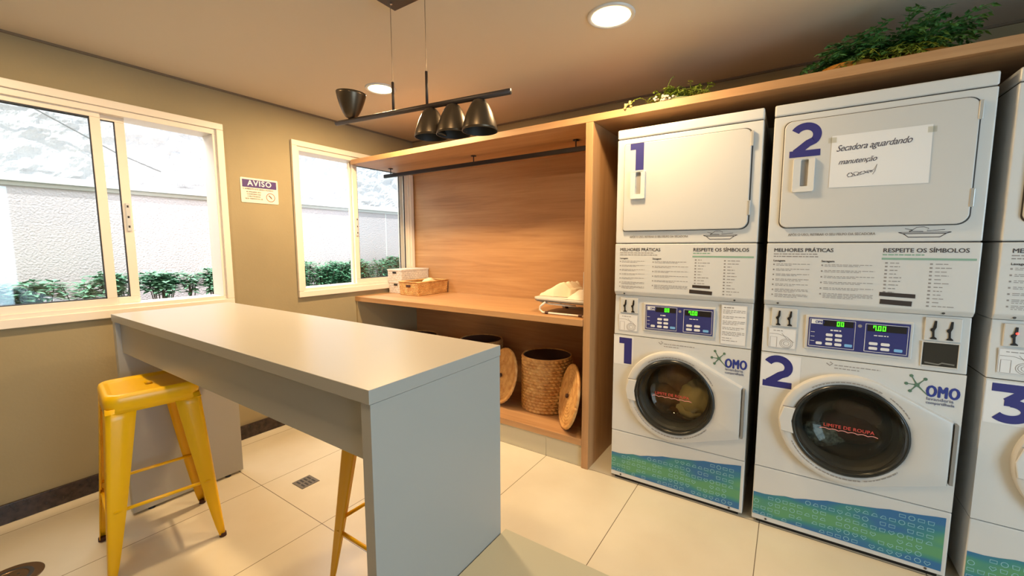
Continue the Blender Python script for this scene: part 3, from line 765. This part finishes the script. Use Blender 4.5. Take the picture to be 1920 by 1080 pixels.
def machine(n, x, label):
    rnd = random.Random(10+n); rs = random.Random(99)
    t = thing('laundry_machine', label, 'washing machine', (x, -.712, 0), 0, 'stacked washer and dryer machines in the wooden niche')
    Wd, D = .683, .66
    cc = (.337, .560); rh = .203
    # --- washer cabinet with a round opening in the front
    mb = MB(); N = 72; x0, x1, z0, z1 = .002, Wd-.002, .298, .858; vs = []; fs = []
    angs = sorted(set([2*pi*k/N for k in range(N)]+[math.atan2(zz-cc[1], xx-cc[0]) % (2*pi) for xx in (x0, x1) for zz in (z0, z1)]))
    for a in angs:
        c_, s_ = cos(a), sin(a); tt = min([(v-cc[0])/c_ for v in (x0, x1) if abs(c_) > 1e-9 and (v-cc[0])/c_ > 0]+[(v-cc[1])/s_ for v in (z0, z1) if abs(s_) > 1e-9 and (v-cc[1])/s_ > 0])
        vs.append((cc[0]+rh*c_, .0, cc[1]+rh*s_)); vs.append((cc[0]+tt*c_, .0, cc[1]+tt*s_))
    K = len(angs)
    for i in range(K): j = (i+1) % K; fs.append((2*i, 2*i+1, 2*j+1, 2*j))
    mb.add(vs, fs)
    q = [(x0, z0), (x1, z0), (x1, z1), (x0, z1)]
    mb.add([(a, 0, b) for a, b in q]+[(a, D, b) for a, b in q], [(0, 1, 5, 4), (1, 2, 6, 5), (2, 3, 7, 6), (3, 0, 4, 7), (4, 5, 6, 7)])
    wc = mb.build('washer_cabinet', WENAM, t)
    # drum behind the opening
    my = Matrix.Rotation(R(-90), 4, 'X')     # lathe axis z -> +y
    dm = MB().lathe([(rh+.002, .001), (rh-.01, .02), (.165, .05), (.165, .07), (.235, .08), (.235, .34), (0, .36)], (cc[0], 0, cc[1]), 48, my).build('drum', DRUM, t, smooth=True)
    MB().lathe([(rh-.008, .012), (.166, .045), (.160, .052), (.160, .062), (.168, .070)], (cc[0], 0, cc[1]), 48, my).build('door_seal', RUBBER, dm, smooth=True)
    # --- kick panel
    MB().box(.001, .0, .022, Wd-.001, D, .294).build('kick_panel', WENAM, t, bevel=.004)
    MB().box(.02, .02, .0005, Wd-.02, D-.02, .0215).build('base', BLACK, t)
    top = [(.004, .160), (.05, .160), (.09, .166), (.13, .176), (.17, .178), (.21, .190), (.25, .198), (.29, .210), (.34, .216), (.40, .226), (.46, .236), (.50, .246), (.55, .250), (.60, .258), (.64, .266), (.668, .270)]
    fk = MB().flat([(.004, .048), (.668, .040)]+top[::-1], -.0008).build('wave_sticker', STK, t)
    m = MB(); y = -.0014
    def zt(xx):
        for (a, b), (c_, d_) in zip(top, top[1:]):
            if a <= xx <= c_: return b+(d_-b)*(xx-a)/(c_-a)
        return .16
    cell = .029; w = .0022
    for i in range(23):
        for j in range(8):
            xx = .018+i*cell; zz = .058+j*cell
            if zz+.012 > zt(xx)-.004 or xx > .655: continue
            if rs.random() < .16: continue
            k = rs.randrange(5); r_ = .0095
            if k == 0: p = [(xx+r_*cos(a*pi/6), zz+r_*sin(a*pi/6)) for a in range(13)]
            elif k == 1: p = [(xx-r_, zz+.006), (xx+r_, zz+.006), (xx+r_, zz-.006), (xx-r_, zz-.006), (xx-r_, zz+.006)]
            elif k == 2: p = [(xx, zz-r_), (xx+r_, zz+.001), (xx+r_*.7, zz+r_*.8), (xx, zz+.004), (xx-r_*.7, zz+r_*.8), (xx-r_, zz+.001), (xx, zz-r_)]
            elif k == 3: p = [(xx-r_, zz-.005), (xx+r_, zz-.005), (xx+r_*.6, zz+.006), (xx-.002, zz+.007), (xx-r_*.8, zz), (xx-r_, zz-.005)]
            else: p = [(xx-r_, zz+.007), (xx-r_*.8, zz-.007), (xx+r_*.8, zz-.007), (xx+r_, zz+.007), (xx-r_, zz+.007)]
            m.ribbon(p, w, y)
    m.build('icon_print', ICON, fk)
    m = MB()
    for xx in (.06, Wd-.06): m.lathe([(0, .004), (.004, .003), (.005, 0)], (xx, -.0005, .034), 10, Matrix.Rotation(R(90), 4, 'X'))
    m.build('screws', SEAM, t)
    # --- door: tear-drop plate with round ring, glass bowl, handle notch, hinge gap
    ro = .243; tr = (.655, .672); brp = (.655, .412); out = []
    def tang(P, sgn):
        dx, dz = P[0]-cc[0], P[1]-cc[1]; dd = math.hypot(dx, dz); base = math.atan2(dz, dx); return base+sgn*math.acos(ro/dd)
    a1 = tang(tr, 1); a2 = tang(brp, -1)
    n_ = 56; arc = [a1+(a2+2*pi-a1)*k/n_ for k in range(n_+1)]
    outl = [(cc[0]-.008*(cos(a) < 0)*abs(cos(a))+ro*cos(a), cc[1]+ro*sin(a)) for a in arc]+[brp, (.656, .45), (.656, .54), (.656, .63), tr]
    # angular resample so that ring and outline match
    no = len(outl); inner = []; sl = []
    for (px, pz) in outl:
        a = math.atan2(pz-cc[1], px-cc[0]); inner.append((cc[0]+rh*cos(a), cc[1]+rh*sin(a)))
    lay = []
    def flare(px, u): return -.030-.004*max(0, (px-.45)/.2)
    lay.append([(px, .0, pz) for px, pz in outl])
    lay.append([(px, -.020, pz) for px, pz in outl])
    lay.append([(cc[0]+(px-cc[0])*.985, -.029, cc[1]+(pz-cc[1])*.985) for px, pz in outl])
    lay.append([(cc[0]+(px-cc[0])*.96, -.032, cc[1]+(pz-cc[1])*.96) for px, pz in outl])
    mid = []
    for (px, pz), (ix, iz) in zip(outl, inner): mid.append((ix+(ix-cc[0])*.085, -.034, iz+(iz-cc[1])*.085))
    lay.append(mid); lay.append([(ix, -.028, iz) for ix, iz in inner]); lay.append([(ix*1.0, .0, iz) for ix, iz in inner])
    vs = [v for g in lay for v in g]; fs = []
    for j in range(len(lay)-1):
        for i in range(no): fs.append((j*no+i, j*no+(i+1) % no, (j+1)*no+(i+1) % no, (j+1)*no+i))
    wd = MB().add(vs, fs).build('washer_door', WPLAS, t, smooth=True)
    try:
        es = wd.modifiers.new('es', 'EDGE_SPLIT'); es.split_angle = R(28)
    except Exception: pass
    MB().box(.6575, -.030, .42, .668, -.002, .665).build('hinge_gap', mat('hinge_grey', (126, 124, 120), .5), wd)
    # glossy dark rim and the glass
    mneg = Matrix.Rotation(R(90), 4, 'X')    # z -> -y
    MB().lathe([(rh-.0005, .028), (rh-.004, .037), (rh-.010, .039), (rh-.020, .030), (rh-.024, .012)], (cc[0], 0, cc[1]), 64, mneg).build('door_rim', RINGM, wd, smooth=True)
    gl = MB(); prof_ = [(rh-.010, .036), (rh-.022, .040), (.155, .044), (.12, .046), (.06, .047), (.0, .0475)]
    gl.lathe(prof_, (cc[0], 0, cc[1]), 64, mneg); go = gl.build('door_glass', DGLASS, wd, smooth=True)
    # inner glass bowl reaching into the drum
    MB().lathe([(.172, -.005), (.16, -.04), (.13, -.075), (.07, -.098), (0, -.104)], (cc[0], 0, cc[1]), 48, mneg).build('inner_bowl', DGLASS, wd, smooth=True)
    # handle recess at left of the ring
    MB().prism([(.098, .508), (.150, .503), (.136, .56), (.150, .622), (.104, .622), (.088, .565)], -.0375, -.031).build('door_handle', WENAM, wd, bevel=.004)
    m = MB(); m.ribbon([(.100, .6265), (.151, .625)], .004, -.0365); m.build('grip_shadow_line', INKG, wd)  # grey stroke drawn for the shade at the grip's upper edge
    # curved fine print around the ring
    m = MB()
    def arcprint(a0, a1, r_, th):
        a = a0
        while a < a1:
            w_ = rnd.uniform(2.0, 5.0); e = min(a+w_, a1); k = 4
            m.ribbon([(cc[0]+r_*cos(R(a+(e-a)*i/k)), cc[1]+r_*sin(R(a+(e-a)*i/k))) for i in range(k+1)], th, -.0352); a = e+.9
    arcprint(62, 128, rh+.012, .0038); arcprint(28, 54, rh+.012, .0038); arcprint(205, 240, rh+.012, .0036); arcprint(242, 285, rh+.012, .0055); arcprint(288, 322, rh+.012, .0036)
    m.build('ring_print', INKG, wd)
    m = MB(); text_geo(m, 'LIMITE DE ROUPA', .0205, cc[0], cc[1]+.012, -.0482, bold=.00035, align='CENTER', spacing=1.05); m.build('limit_lettering', RED, wd)
    m = MB(); m.ribbon([(cc[0]-.098+.196*k/60, cc[1]+.003+.0045*abs(sin(k*pi/10))-.003) for k in range(61)], .0028, -.0482); m.build('limit_wave', mat('pink_print', (226, 150, 140), .6), wd)
    # --- number stickers
    ph = MB(); num = MB()
    dw = .072 if n == 1 else .116
    ph.rect(.004, .690, .030+dw+.012, .852, -.0006); digit(num, n, .012 if n > 1 else .034, .697, dw, .148, -.0012)
    so = ph.build('number_sticker', PAPER, t); num.build('number_print', NAVY, so)
    # --- fine print by the number and the washing powder logo
    m = MB(); dash_lines(m, .278, .43, .838, 2, .013, .0035, -.0006, rnd); m.ribbon([(.250, .842), (.262, .832), (.272, .842), (.262, .848)], .004, -.0006); m.build('fine_print', INKG, t)
    lg = MB(); text_geo(lg, 'OMO', .064, .573, .7575, -.0008, bold=.0026, sx=.585, spacing=1.12)
    lo = lg.build('brand_lettering', mat('omo_blue', (38, 52, 132), .5), t)
    m = MB(); c0 = (.545, .797)
    for a, L_, w_ in ((118, .040, .004), (178, .032, .0035), (236, .034, .0045), (50, .036, .0035), (-48, .052, .004)):
        e = (c0[0]+L_*cos(R(a)), c0[1]+L_*sin(R(a)))
        m.ribbon([c0, ((c0[0]+e[0])/2, (c0[1]+e[1])/2), e], [.007, w_, w_*.8], -.0010)
        if a != -48: m.flat([(e[0]+.0062*cos(k*pi/6)*(1), e[1]+.0062*sin(k*pi/6)) for k in range(12)], -.0011)
    m.flat([(c0[0]+.008*cos(k*pi/6), c0[1]+.008*sin(k*pi/6)) for k in range(12)], -.0012)
    m.build('brand_splash', mat('splash_green', (82, 112, 92), .5), t)
    m = MB(); text_geo(m, 'lavanderia', .019, .575, .742, -.0008, bold=.0002, sx=1.02); text_geo(m, 'compartilhada', .0155, .575, .727, -.0008, bold=.00035, sx=.92); m.build('brand_small_lettering', mat('grey_blue_print', (104, 112, 140), .6), t)
    # --- control panel strip
    cp = MB(); cp.add([(.002, .004, .861), (Wd-.002, .004, .861), (Wd-.002, .012, 1.082), (.002, .012, 1.082), (.002, D, .861), (Wd-.002, D, .861), (Wd-.002, D, 1.082), (.002, D, 1.082)],
                      [(0, 1, 2, 3), (4, 7, 6, 5), (0, 4, 5, 1), (1, 5, 6, 2), (2, 6, 7, 3), (3, 7, 4, 0)])
    cpo = cp.build('control_panel', WENAM, t, bevel=.003)
    Yp = .004
    MB().box(.165, Yp-.004, .896, .520, .010, 1.048).build('display_bezel', WPLAS, cpo, bevel=.002)
    dp = MB().box(.176, Yp-.0056, .906, .511, .002, 1.040).build('display', PBLUE, cpo)
    y = Yp-.0062; m = MB()
    for (a, b, c_, d_) in ((.181, .913, .338, 1.034), (.372, .913, .505, 1.030)): m.ribbon([(a, b), (c_, b), (c_, d_), (a, d_), (a, b)], .0022, y)
    dash_lines(m, .255, .315, .992, 1, .01, .006, y, rnd); dash_lines(m, .400, .49, .985, 1, .01, .004, y, rnd)
    for zz in (.975, .955, .935): m.rect(.186, zz, .200, zz+.002, y)
    for xx in (.240, .272):
        for zz in (.922, .942, .962): m.prism(rrect(xx, zz, xx+.024, zz+.012, .004, 3), y-.001, y)
    m.prism(rrect(.206, .922, .228, .934, .004, 3), y-.001, y)
    for xx in (.386, .424):
        for zz in (.922, .942): m.prism(rrect(xx, zz, xx+.028, zz+.012, .004, 3), y-.001, y)
    m.rect(.186, 1.013, .226, 1.032, y-.0004)
    m.build('button_print', PAPER, dp)
    m = MB(); text_geo(m, 'OMO', .017, .200, 1.0165, y-.0008, bold=.0004, sx=.8); m.build('brand_print', mat('omo_blue', (38, 52, 132), .5), dp)
    m = MB(); m.rect(.229, 1.006, .332, 1.031, y-.0002); m.rect(.378, 1.000, .500, 1.027, y-.0002); m.build('led_window', BLACK, dp)
    m = MB(); seven_seg(m, '00', .276, 1.009, .019, y-.0008); seven_seg(m, '7.00', .396, 1.004, .020, y-.0008); m.build('led_digits', LEDG, dp)
    m = MB()
    for xx in (.306, .466): m.prism(rrect(xx, .922, xx+.026, .934, .003, 3), y-.001, y)
    m.build('start_button', mat('light_blue_button', (120, 176, 224), .4), dp)
    m = MB(); m.flat([(.353+.007*cos(k*pi/8), 1.018+.007*sin(k*pi/8)) for k in range(16)], y-.0004); m.build('indicator', INKG, dp)
    # coin slots: dark cranked slots in a recess
    def coin(x_, w_, z_, hh, two=((.28), (.72))):
        c = MB().box(x_, Yp-.001, z_, x_+w_, .012, z_+hh).build('coin_plate', WPLAS, cpo, bevel=.002)
        m = MB()
        for q in two:
            xx = x_+w_*q; s_ = hh/.085
            P_ = [(0, .074), (.006, .074), (.006, .050), (.003, .043), (.001, .038), (.002, .016), (.009, .010), (.009, .006), (-.009, .006), (-.009, .010), (-.004, .014), (-.005, .032), (-.010, .037), (-.010, .044), (-.004, .048)]
            m.prism([(xx+a, z_+b*s_) for a, b in P_][::-1], Yp-.004, Yp-.001)
        m.build('coin_slot', BLACK, c)
        return c
    coin(.034, .100, .985, .085)
    if n == 3:
        MB().lathe([(0, .003), (.003, .002), (.004, 0)], (.066, Yp-.004, 1.036), 10, mneg).build('indicator_lamp', mat('red_led', (255, 40, 30), .4, emit=((255, 50, 40), 4)), cpo)
    st = MB().rect(.026, .884, .134, .978, Yp-.0012).build('washer_diagram', PAPER, cpo)
    m = MB(); y2 = Yp-.0018; w = .0016
    m.ribbon([(.028, .886), (.132, .886), (.132, .976), (.028, .976), (.028, .886)], .001, y2); dash_lines(m, .045, .12, .967, 1, .006, .003, y2, rnd)
    m.ribbon([(.034, .888), (.034, .935), (.060, .935), (.060, .888)], w, y2); m.ribbon([(.030, .950), (.064, .950), (.100, .938), (.126, .915)], w, y2); m.ribbon([(.078, .955), (.098, .930)], w, y2)
    for r_ in (.011, .019, .025): m.ribbon([(.097+r_*cos(k*pi/10), .908+r_*.85*sin(k*pi/10)) for k in range(21)], w, y2)
    m.build('diagram_print', INKG, st)
    if n == 1:
        st = MB().rect(.545, .872, .658, 1.068, Yp-.0012).build('notice_sheet', PAPER, cpo)
        m = MB(); m.ribbon([(.547, .874), (.656, .874), (.656, 1.066), (.547, 1.066), (.547, .874)], .001, y2); dash_lines(m, .556, .646, 1.058, 1, .006, .005, y2, rnd)
        for zz, k in ((1.044, 3), (1.013, 2), (.990, 3), (.958, 2), (.936, 3), (.905, 1), (.893, 1)): dash_lines(m, .553, .650, zz, k, .0075, .0026, y2, rnd)
        m.build('notice_print', INKG, st)
    else:
        coin(.552, .104, .982, .092, (.26, .70))
        cb = MB(); cb.box(.548, Yp-.003, .876, .552, .012, .978).box(.652, Yp-.003, .876, .656, .012, .978).box(.552, Yp-.003, .876, .652, .012, .882).box(.552, Yp-.003, .974, .652, .012, .978)
        cb.build('coin_box_frame', WPLAS, cpo, bevel=.001)
        MB().box(.552, Yp-.001, .882, .652, .010, .974).build('coin_box', mat('smoked_box', (52, 50, 46), .12), cpo)
        m = MB(); m.ribbon([(.560, .893), (.60, .889), (.61, .896), (.645, .893)], .005, Yp-.0016); m.build('box_glint', mat('box_glint_grey', (120, 116, 108), .4), cpo)  # lighter grey stroke painted as a glint on the dark box
    # --- information panel with its sloping lower lip
    ip = MB(); yy = -.006
    ip.add([(0, yy, 1.104), (Wd, yy, 1.104), (Wd, yy, 1.368), (0, yy, 1.368), (0, .012, 1.083), (Wd, .012, 1.083), (0, D, 1.083), (Wd, D, 1.083), (0, D, 1.368), (Wd, D, 1.368)],
           [(0, 1, 2, 3), (4, 5, 1, 0), (6, 7, 5, 4), (8, 9, 7, 6), (3, 2, 9, 8), (0, 3, 8, 6, 4), (1, 5, 7, 9, 2)])
    ipo = ip.build('info_panel', WENAM, t, bevel=.004, seg=3)
    y = yy-.0006
    m = MB(); text_geo(m, 'MELHORES PRÁTICAS', .0225, .028, 1.330, y, bold=.0005, sx=1.0); text_geo(m, 'RESPEITE OS SÍMBOLOS', .0232, .405, 1.330, y, bold=.0005, sx=1.02)
    text_geo(m, 'Lavagem', .012, .028, 1.286, y, bold=.00035, sx=1.1); text_geo(m, 'Secagem', .012, .205, 1.286, y, bold=.00035, sx=1.1)
    m.build('heading_lettering', INK, ipo)
    m = MB(); dash_lines(m, .028, .30, 1.322, 1, .01, .004, y, rnd); dash_lines(m, .028, .335, 1.311, 1, .01, .004, y, rnd)
    for k in range(7): dash_lines(m, .040, .165, 1.276-k*.023, 2 if k < 5 else 3, .006, .0022, y, rnd); m.ribbon([(.028, 1.272-k*.023), (.034, 1.272-k*.023)], .006, y)
    for k in range(6): dash_lines(m, .218, .385-.01*(k == 0), 1.276-k*.025, 2 if k < 5 else 4, .006, .0022, y, rnd); m.ribbon([(.206, 1.272-k*.025), (.212, 1.272-k*.025)], .006, y)
    for k in range(9): dash_lines(m, .430, .43+rnd.uniform(.03, .075), 1.288-k*.0148, 1, .006, .003, y, rnd); m.ribbon([(.415, 1.2865-k*.0148), (.423, 1.2865-k*.0148)], .006, y)
    for k in range(12): dash_lines(m, .563, .563+rnd.uniform(.03, .085), 1.286-k*.0150, 1, .006, .003, y, rnd); m.ribbon([(.547, 1.2845-k*.0150), (.555, 1.2845-k*.0150)], .006, y)
    m.build('body_print', INKG, ipo)
    m = MB(); m.rect(.403, 1.2995, .672, 1.3075, y); dash_lines(m, .405, .580, 1.3225, 1, .01, .005, y, rnd); m.build('green_bar', GREENL, ipo)
    m = MB()
    m.flat([(.405, 1.151), (.514, 1.147), (.514, 1.163), (.405, 1.167)] if n > 1 else [(.408, 1.146), (.490, 1.144), (.490, 1.158), (.408, 1.160)], y-.0004)
    m.flat([(.408, 1.118), (.505, 1.114), (.506, 1.134), (.409, 1.138)] if n > 1 else [(.394, 1.117), (.500, 1.113), (.501, 1.131), (.395, 1.136)], y-.0004)
    m.build('tape_strips', TAPE, ipo)
    m = MB()
    for xx in (.055, .600): m.lathe([(0, .003), (.004, .0025), (.005, 0)], (xx, .002, 1.094), 10, mneg)
    m.build('screws', SEAM, ipo)
    # --- dryer
    MB().box(0, 0, 1.373, Wd, D, 1.927).build('dryer_cabinet', WENAM, t, bevel=.005, seg=3)
    MB().box(.0, -.002, 1.931, Wd, D, 1.980).build('top_cover', WENAM, t, bevel=.007, seg=3)
    MB().box(.004, .006, 1.366, Wd-.004, D, 1.375).box(.004, .006, 1.925, Wd-.004, D, 1.933).box(.004, .012, .855, Wd-.004, D-.01, .864).box(.004, .006, .292, Wd-.004, D-.01, .30).build('seam_filler', SEAM, t)
    rc = (.012, .038, .038, .012) if n == 1 else (.030, .038, .038, .030)
    MB().prism(rrect(.0385, 1.4345, .6445, 1.9015, rc, 8), -.0016, -.0003).build('door_gap', SEAM, t)
    dd = MB().prism(rrect(.042, 1.438, .639, 1.898, rc, 8), -.012, -.0005).build('dryer_door', WPLAS, t, bevel=.004, seg=3)
    for zz in (1.500, 1.815):
        MB().box(.634, -.0145, zz, .6465, -.002, zz+.068).build('hinge', mat('hinge_metal', (190, 188, 184), .3, metal=.5), dd, bevel=.002)
    hx = .080; hz = 0 if n == 1 else -.016
    hd = MB(); o_ = rrect(hx, 1.605+hz, hx+.080, 1.752+hz, .008, 4); i_ = rrect(hx+.028, 1.630+hz, hx+.056, 1.745+hz, .006, 4); kk = len(o_)
    hd.add([(a, -.012, b) for a, b in o_]+[(a, -.026, b) for a, b in [(hx+.04+(p-hx-.04)*.95, 1.678+(q_-1.678)*.97) for p, q_ in o_]]+[(a, -.024, b) for a, b in i_]+[(a, -.0125, b) for a, b in i_],
           [(j*kk+i, j*kk+(i+1) % kk, (j+1)*kk+(i+1) % kk, (j+1)*kk+i) for j in range(3) for i in range(kk)]+[tuple(range(3*kk, 4*kk))])
    ho = hd.build('door_handle', WENAM, dd)
    MB().rect(hx+.030, 1.633+hz, hx+.054, 1.742+hz, -.0130).build('handle_recess', mat('handle_grey', (150, 146, 142), .5), ho)
    num = MB(); dw = .072 if n == 1 else .112
    digit(num, n, .074 if n == 1 else .062, 1.757 if n == 1 else 1.742, dw, .140, -.0126); num.build('number_print', NAVY, dd)
    if n == 3: pass
    m = MB(); text_geo(m, 'APÓS O USO, RETIRAR O SEU FELPO DA SECADORA', .0142, .078, 1.401, -.0006, bold=.00035, sx=.90); m.build('dryer_lettering', INKG, t)
    m = MB(); m.ribbon([(.448, 1.409), (.462, 1.404), (.585, 1.404), (.598, 1.409)], .003, -.0006); m.ribbon([(.448, 1.409), (.598, 1.409)], .002, -.0006)
    m.ribbon([(.462, 1.404), (.478, 1.390), (.568, 1.390), (.585, 1.404)], .003, -.0006)
    m.ribbon([(.466, 1.424), (.49, 1.418), (.478, 1.414), (.52, 1.412)], .002, -.0006); m.ribbon([(.48, 1.411), (.50, 1.428), (.52, 1.430), (.535, 1.424), (.53, 1.414), (.58, 1.418)], .002, -.0006); m.build('lint_tray_symbol', INK, t)
    return t
m1 = machine(1, 2.3476, 'white stacked washer and dryer numbered 1, beside the wooden partition')
m2 = machine(2, 3.0703, 'white stacked washer and dryer numbered 2 with a handwritten paper taped to its upper door')
m3 = machine(3, 3.800, 'white stacked washer and dryer numbered 3, cut off at the right edge')

# laundry inside the drums: heaps of rounded folded lumps
def heap(name, label, loc, lumps, m_):
    mb = MB()
    for (cx, cy, cz, rx, ry, rz_, sd) in lumps:
        vs = []; fs = []; A, B = 36, 20
        for j in range(B+1):
            th = pi*j/B
            for i in range(A):
                ph = 2*pi*i/A; d = Vector((sin(th)*cos(ph), sin(th)*sin(ph), cos(th)))
                k = 1+.20*noise.noise(d*1.7+Vector((sd, 0, 0)))+.16*math.sqrt(abs(noise.noise(d*2.6+Vector((0, sd, 0)))))
                vs.append((cx+d.x*rx*k, cy+d.y*ry*k, cz+d.z*rz_*k))
        for j in range(B):
            for i in range(A): fs.append((j*A+i, j*A+(i+1) % A, (j+1)*A+(i+1) % A, (j+1)*A+i))
        mb.add(vs, fs)
    o = mb.build(name, m_, None, smooth=True); o.location = loc
    return tag(o, label, 'clothes')
D1 = (2.3476+.337, -.712+.205, .56)
heap('laundry', 'brown clothes heaped inside the glass door of machine 1', D1, [(-.07, 0, -.08, .10, .075, .085, 1), (.01, .02, -.13, .12, .08, .06, 2), (-.03, .03, .03, .11, .07, .10, 3)], mat('brown_laundry', (176, 124, 74), .9, vary=(12, (120, 76, 40))))
heap('laundry', 'cream clothes at the right behind the glass door of machine 1', D1, [(.075, -.01, -.06, .085, .07, .10, 4), (.04, -.005, -.12, .09, .06, .06, 5)], mat('cream_laundry', (236, 214, 160), .9))
mb = MB(); vs = []; fs = []; n = 60; prof_t = [(-1, .0), (-.97, .014), (-.6, .040), (-.1, .072), (.30, .100), (.42, .104), (.58, .088), (.8, .062), (.97, .05), (1, .0)]
for i in range(n+1):
    for j in range(n+1):
        u, v = i/n*2-1, j/n*2-1
        for (a, b), (c_, d_) in zip(prof_t, prof_t[1:]):
            if a <= u <= c_: z = b+(d_-b)*(u-a)/(c_-a); break
        ve = min(1, (1-abs(v))*7)**.5
        fold = noise.noise(Vector((u*1.2+v*2.2, v*1.1-u, 3.3))); crease = abs(noise.noise(Vector((u*1.6-v*1.4+5, v*2.4+u, 7.1))))
        z = z*ve*(.86+.22*fold+.30*crease*(1-abs(v)*.3)-.10*(v > .2)*(v-.2))+.001
        vs.append((u*.118*(1+.05*fold)+.012*v, v*.125*(1-.12*abs(u))*(1+.08*fold), z))
for i in range(n):
    for j in range(n):
        a = i*(n+1)+j; fs.append((a, a+n+1, a+n+2, a+1))
tw = mb.add(vs, fs).build('towel', mat('cream_towel', (226, 212, 184), .95, bump=(260, .3, .002)), None, smooth=True)
tw.location = (1.885, -.43, ZW+.103); tag(tw, 'cream towel bundled on the left end of the small ironing board', 'towel')
D2 = (3.0703+.337, -.712+.205, .56)
heap('laundry', 'dark reddish clothes inside the glass door of machine 2', D2, [(.03, .03, -.07, .11, .07, .075, 6), (.06, .05, .0, .08, .06, .07, 7)], mat('dark_laundry', (96, 62, 62), .9))
heap('laundry', 'pale grey patterned cloth at the lower left behind the glass door of machine 2', D2, [(-.075, -.01, -.115, .085, .055, .05, 8)], mat('grey_pattern_laundry', (70, 74, 72), .8, vary=(55, (170, 174, 170))))

# handwritten note on machine 2
t = thing('paper_note', 'sheet of white paper with handwriting taped to the upper door of machine 2', 'paper', (3.0703+.211, -.712-.0128, 1.597), 0)
MB().prism([(.0, .005), (.308, .0), (.306, .220), (.0, .218)], -.0008, 0).build('sheet', PAPER, t)
m = MB(); PEN = mat('pen_ink', (58, 52, 70), .6)
text_geo(m, 'Secadora aguardando', .0365, .016, .152, -.0016, shear=.45, sx=.80, rot=R(2), spacing=.93)
text_geo(m, 'manutenção', .031, .026, .098, -.0016, shear=.45, sx=.86, rot=R(2), spacing=.93)
sg = []
for k in range(90):
    u = k/89; sg.append((.058+.082*u+.006*sin(u*50), .052+.010*u+.009*sin(u*38)*(1-u*.6)))
m.ribbon(sg, .0014, -.0016); m.ribbon([(.062, .044), (.10, .050), (.142, .066), (.152, .088), (.146, .060), (.140, .048)], .0014, -.0016)
m.build('handwriting', PEN, t)
m = MB().rect(-.012, .19, .016, .212, -.0018).rect(.292, .19, .318, .212, -.0018)
m.build('tape', glass_mat('clear_tape', (240, 238, 230)), t)
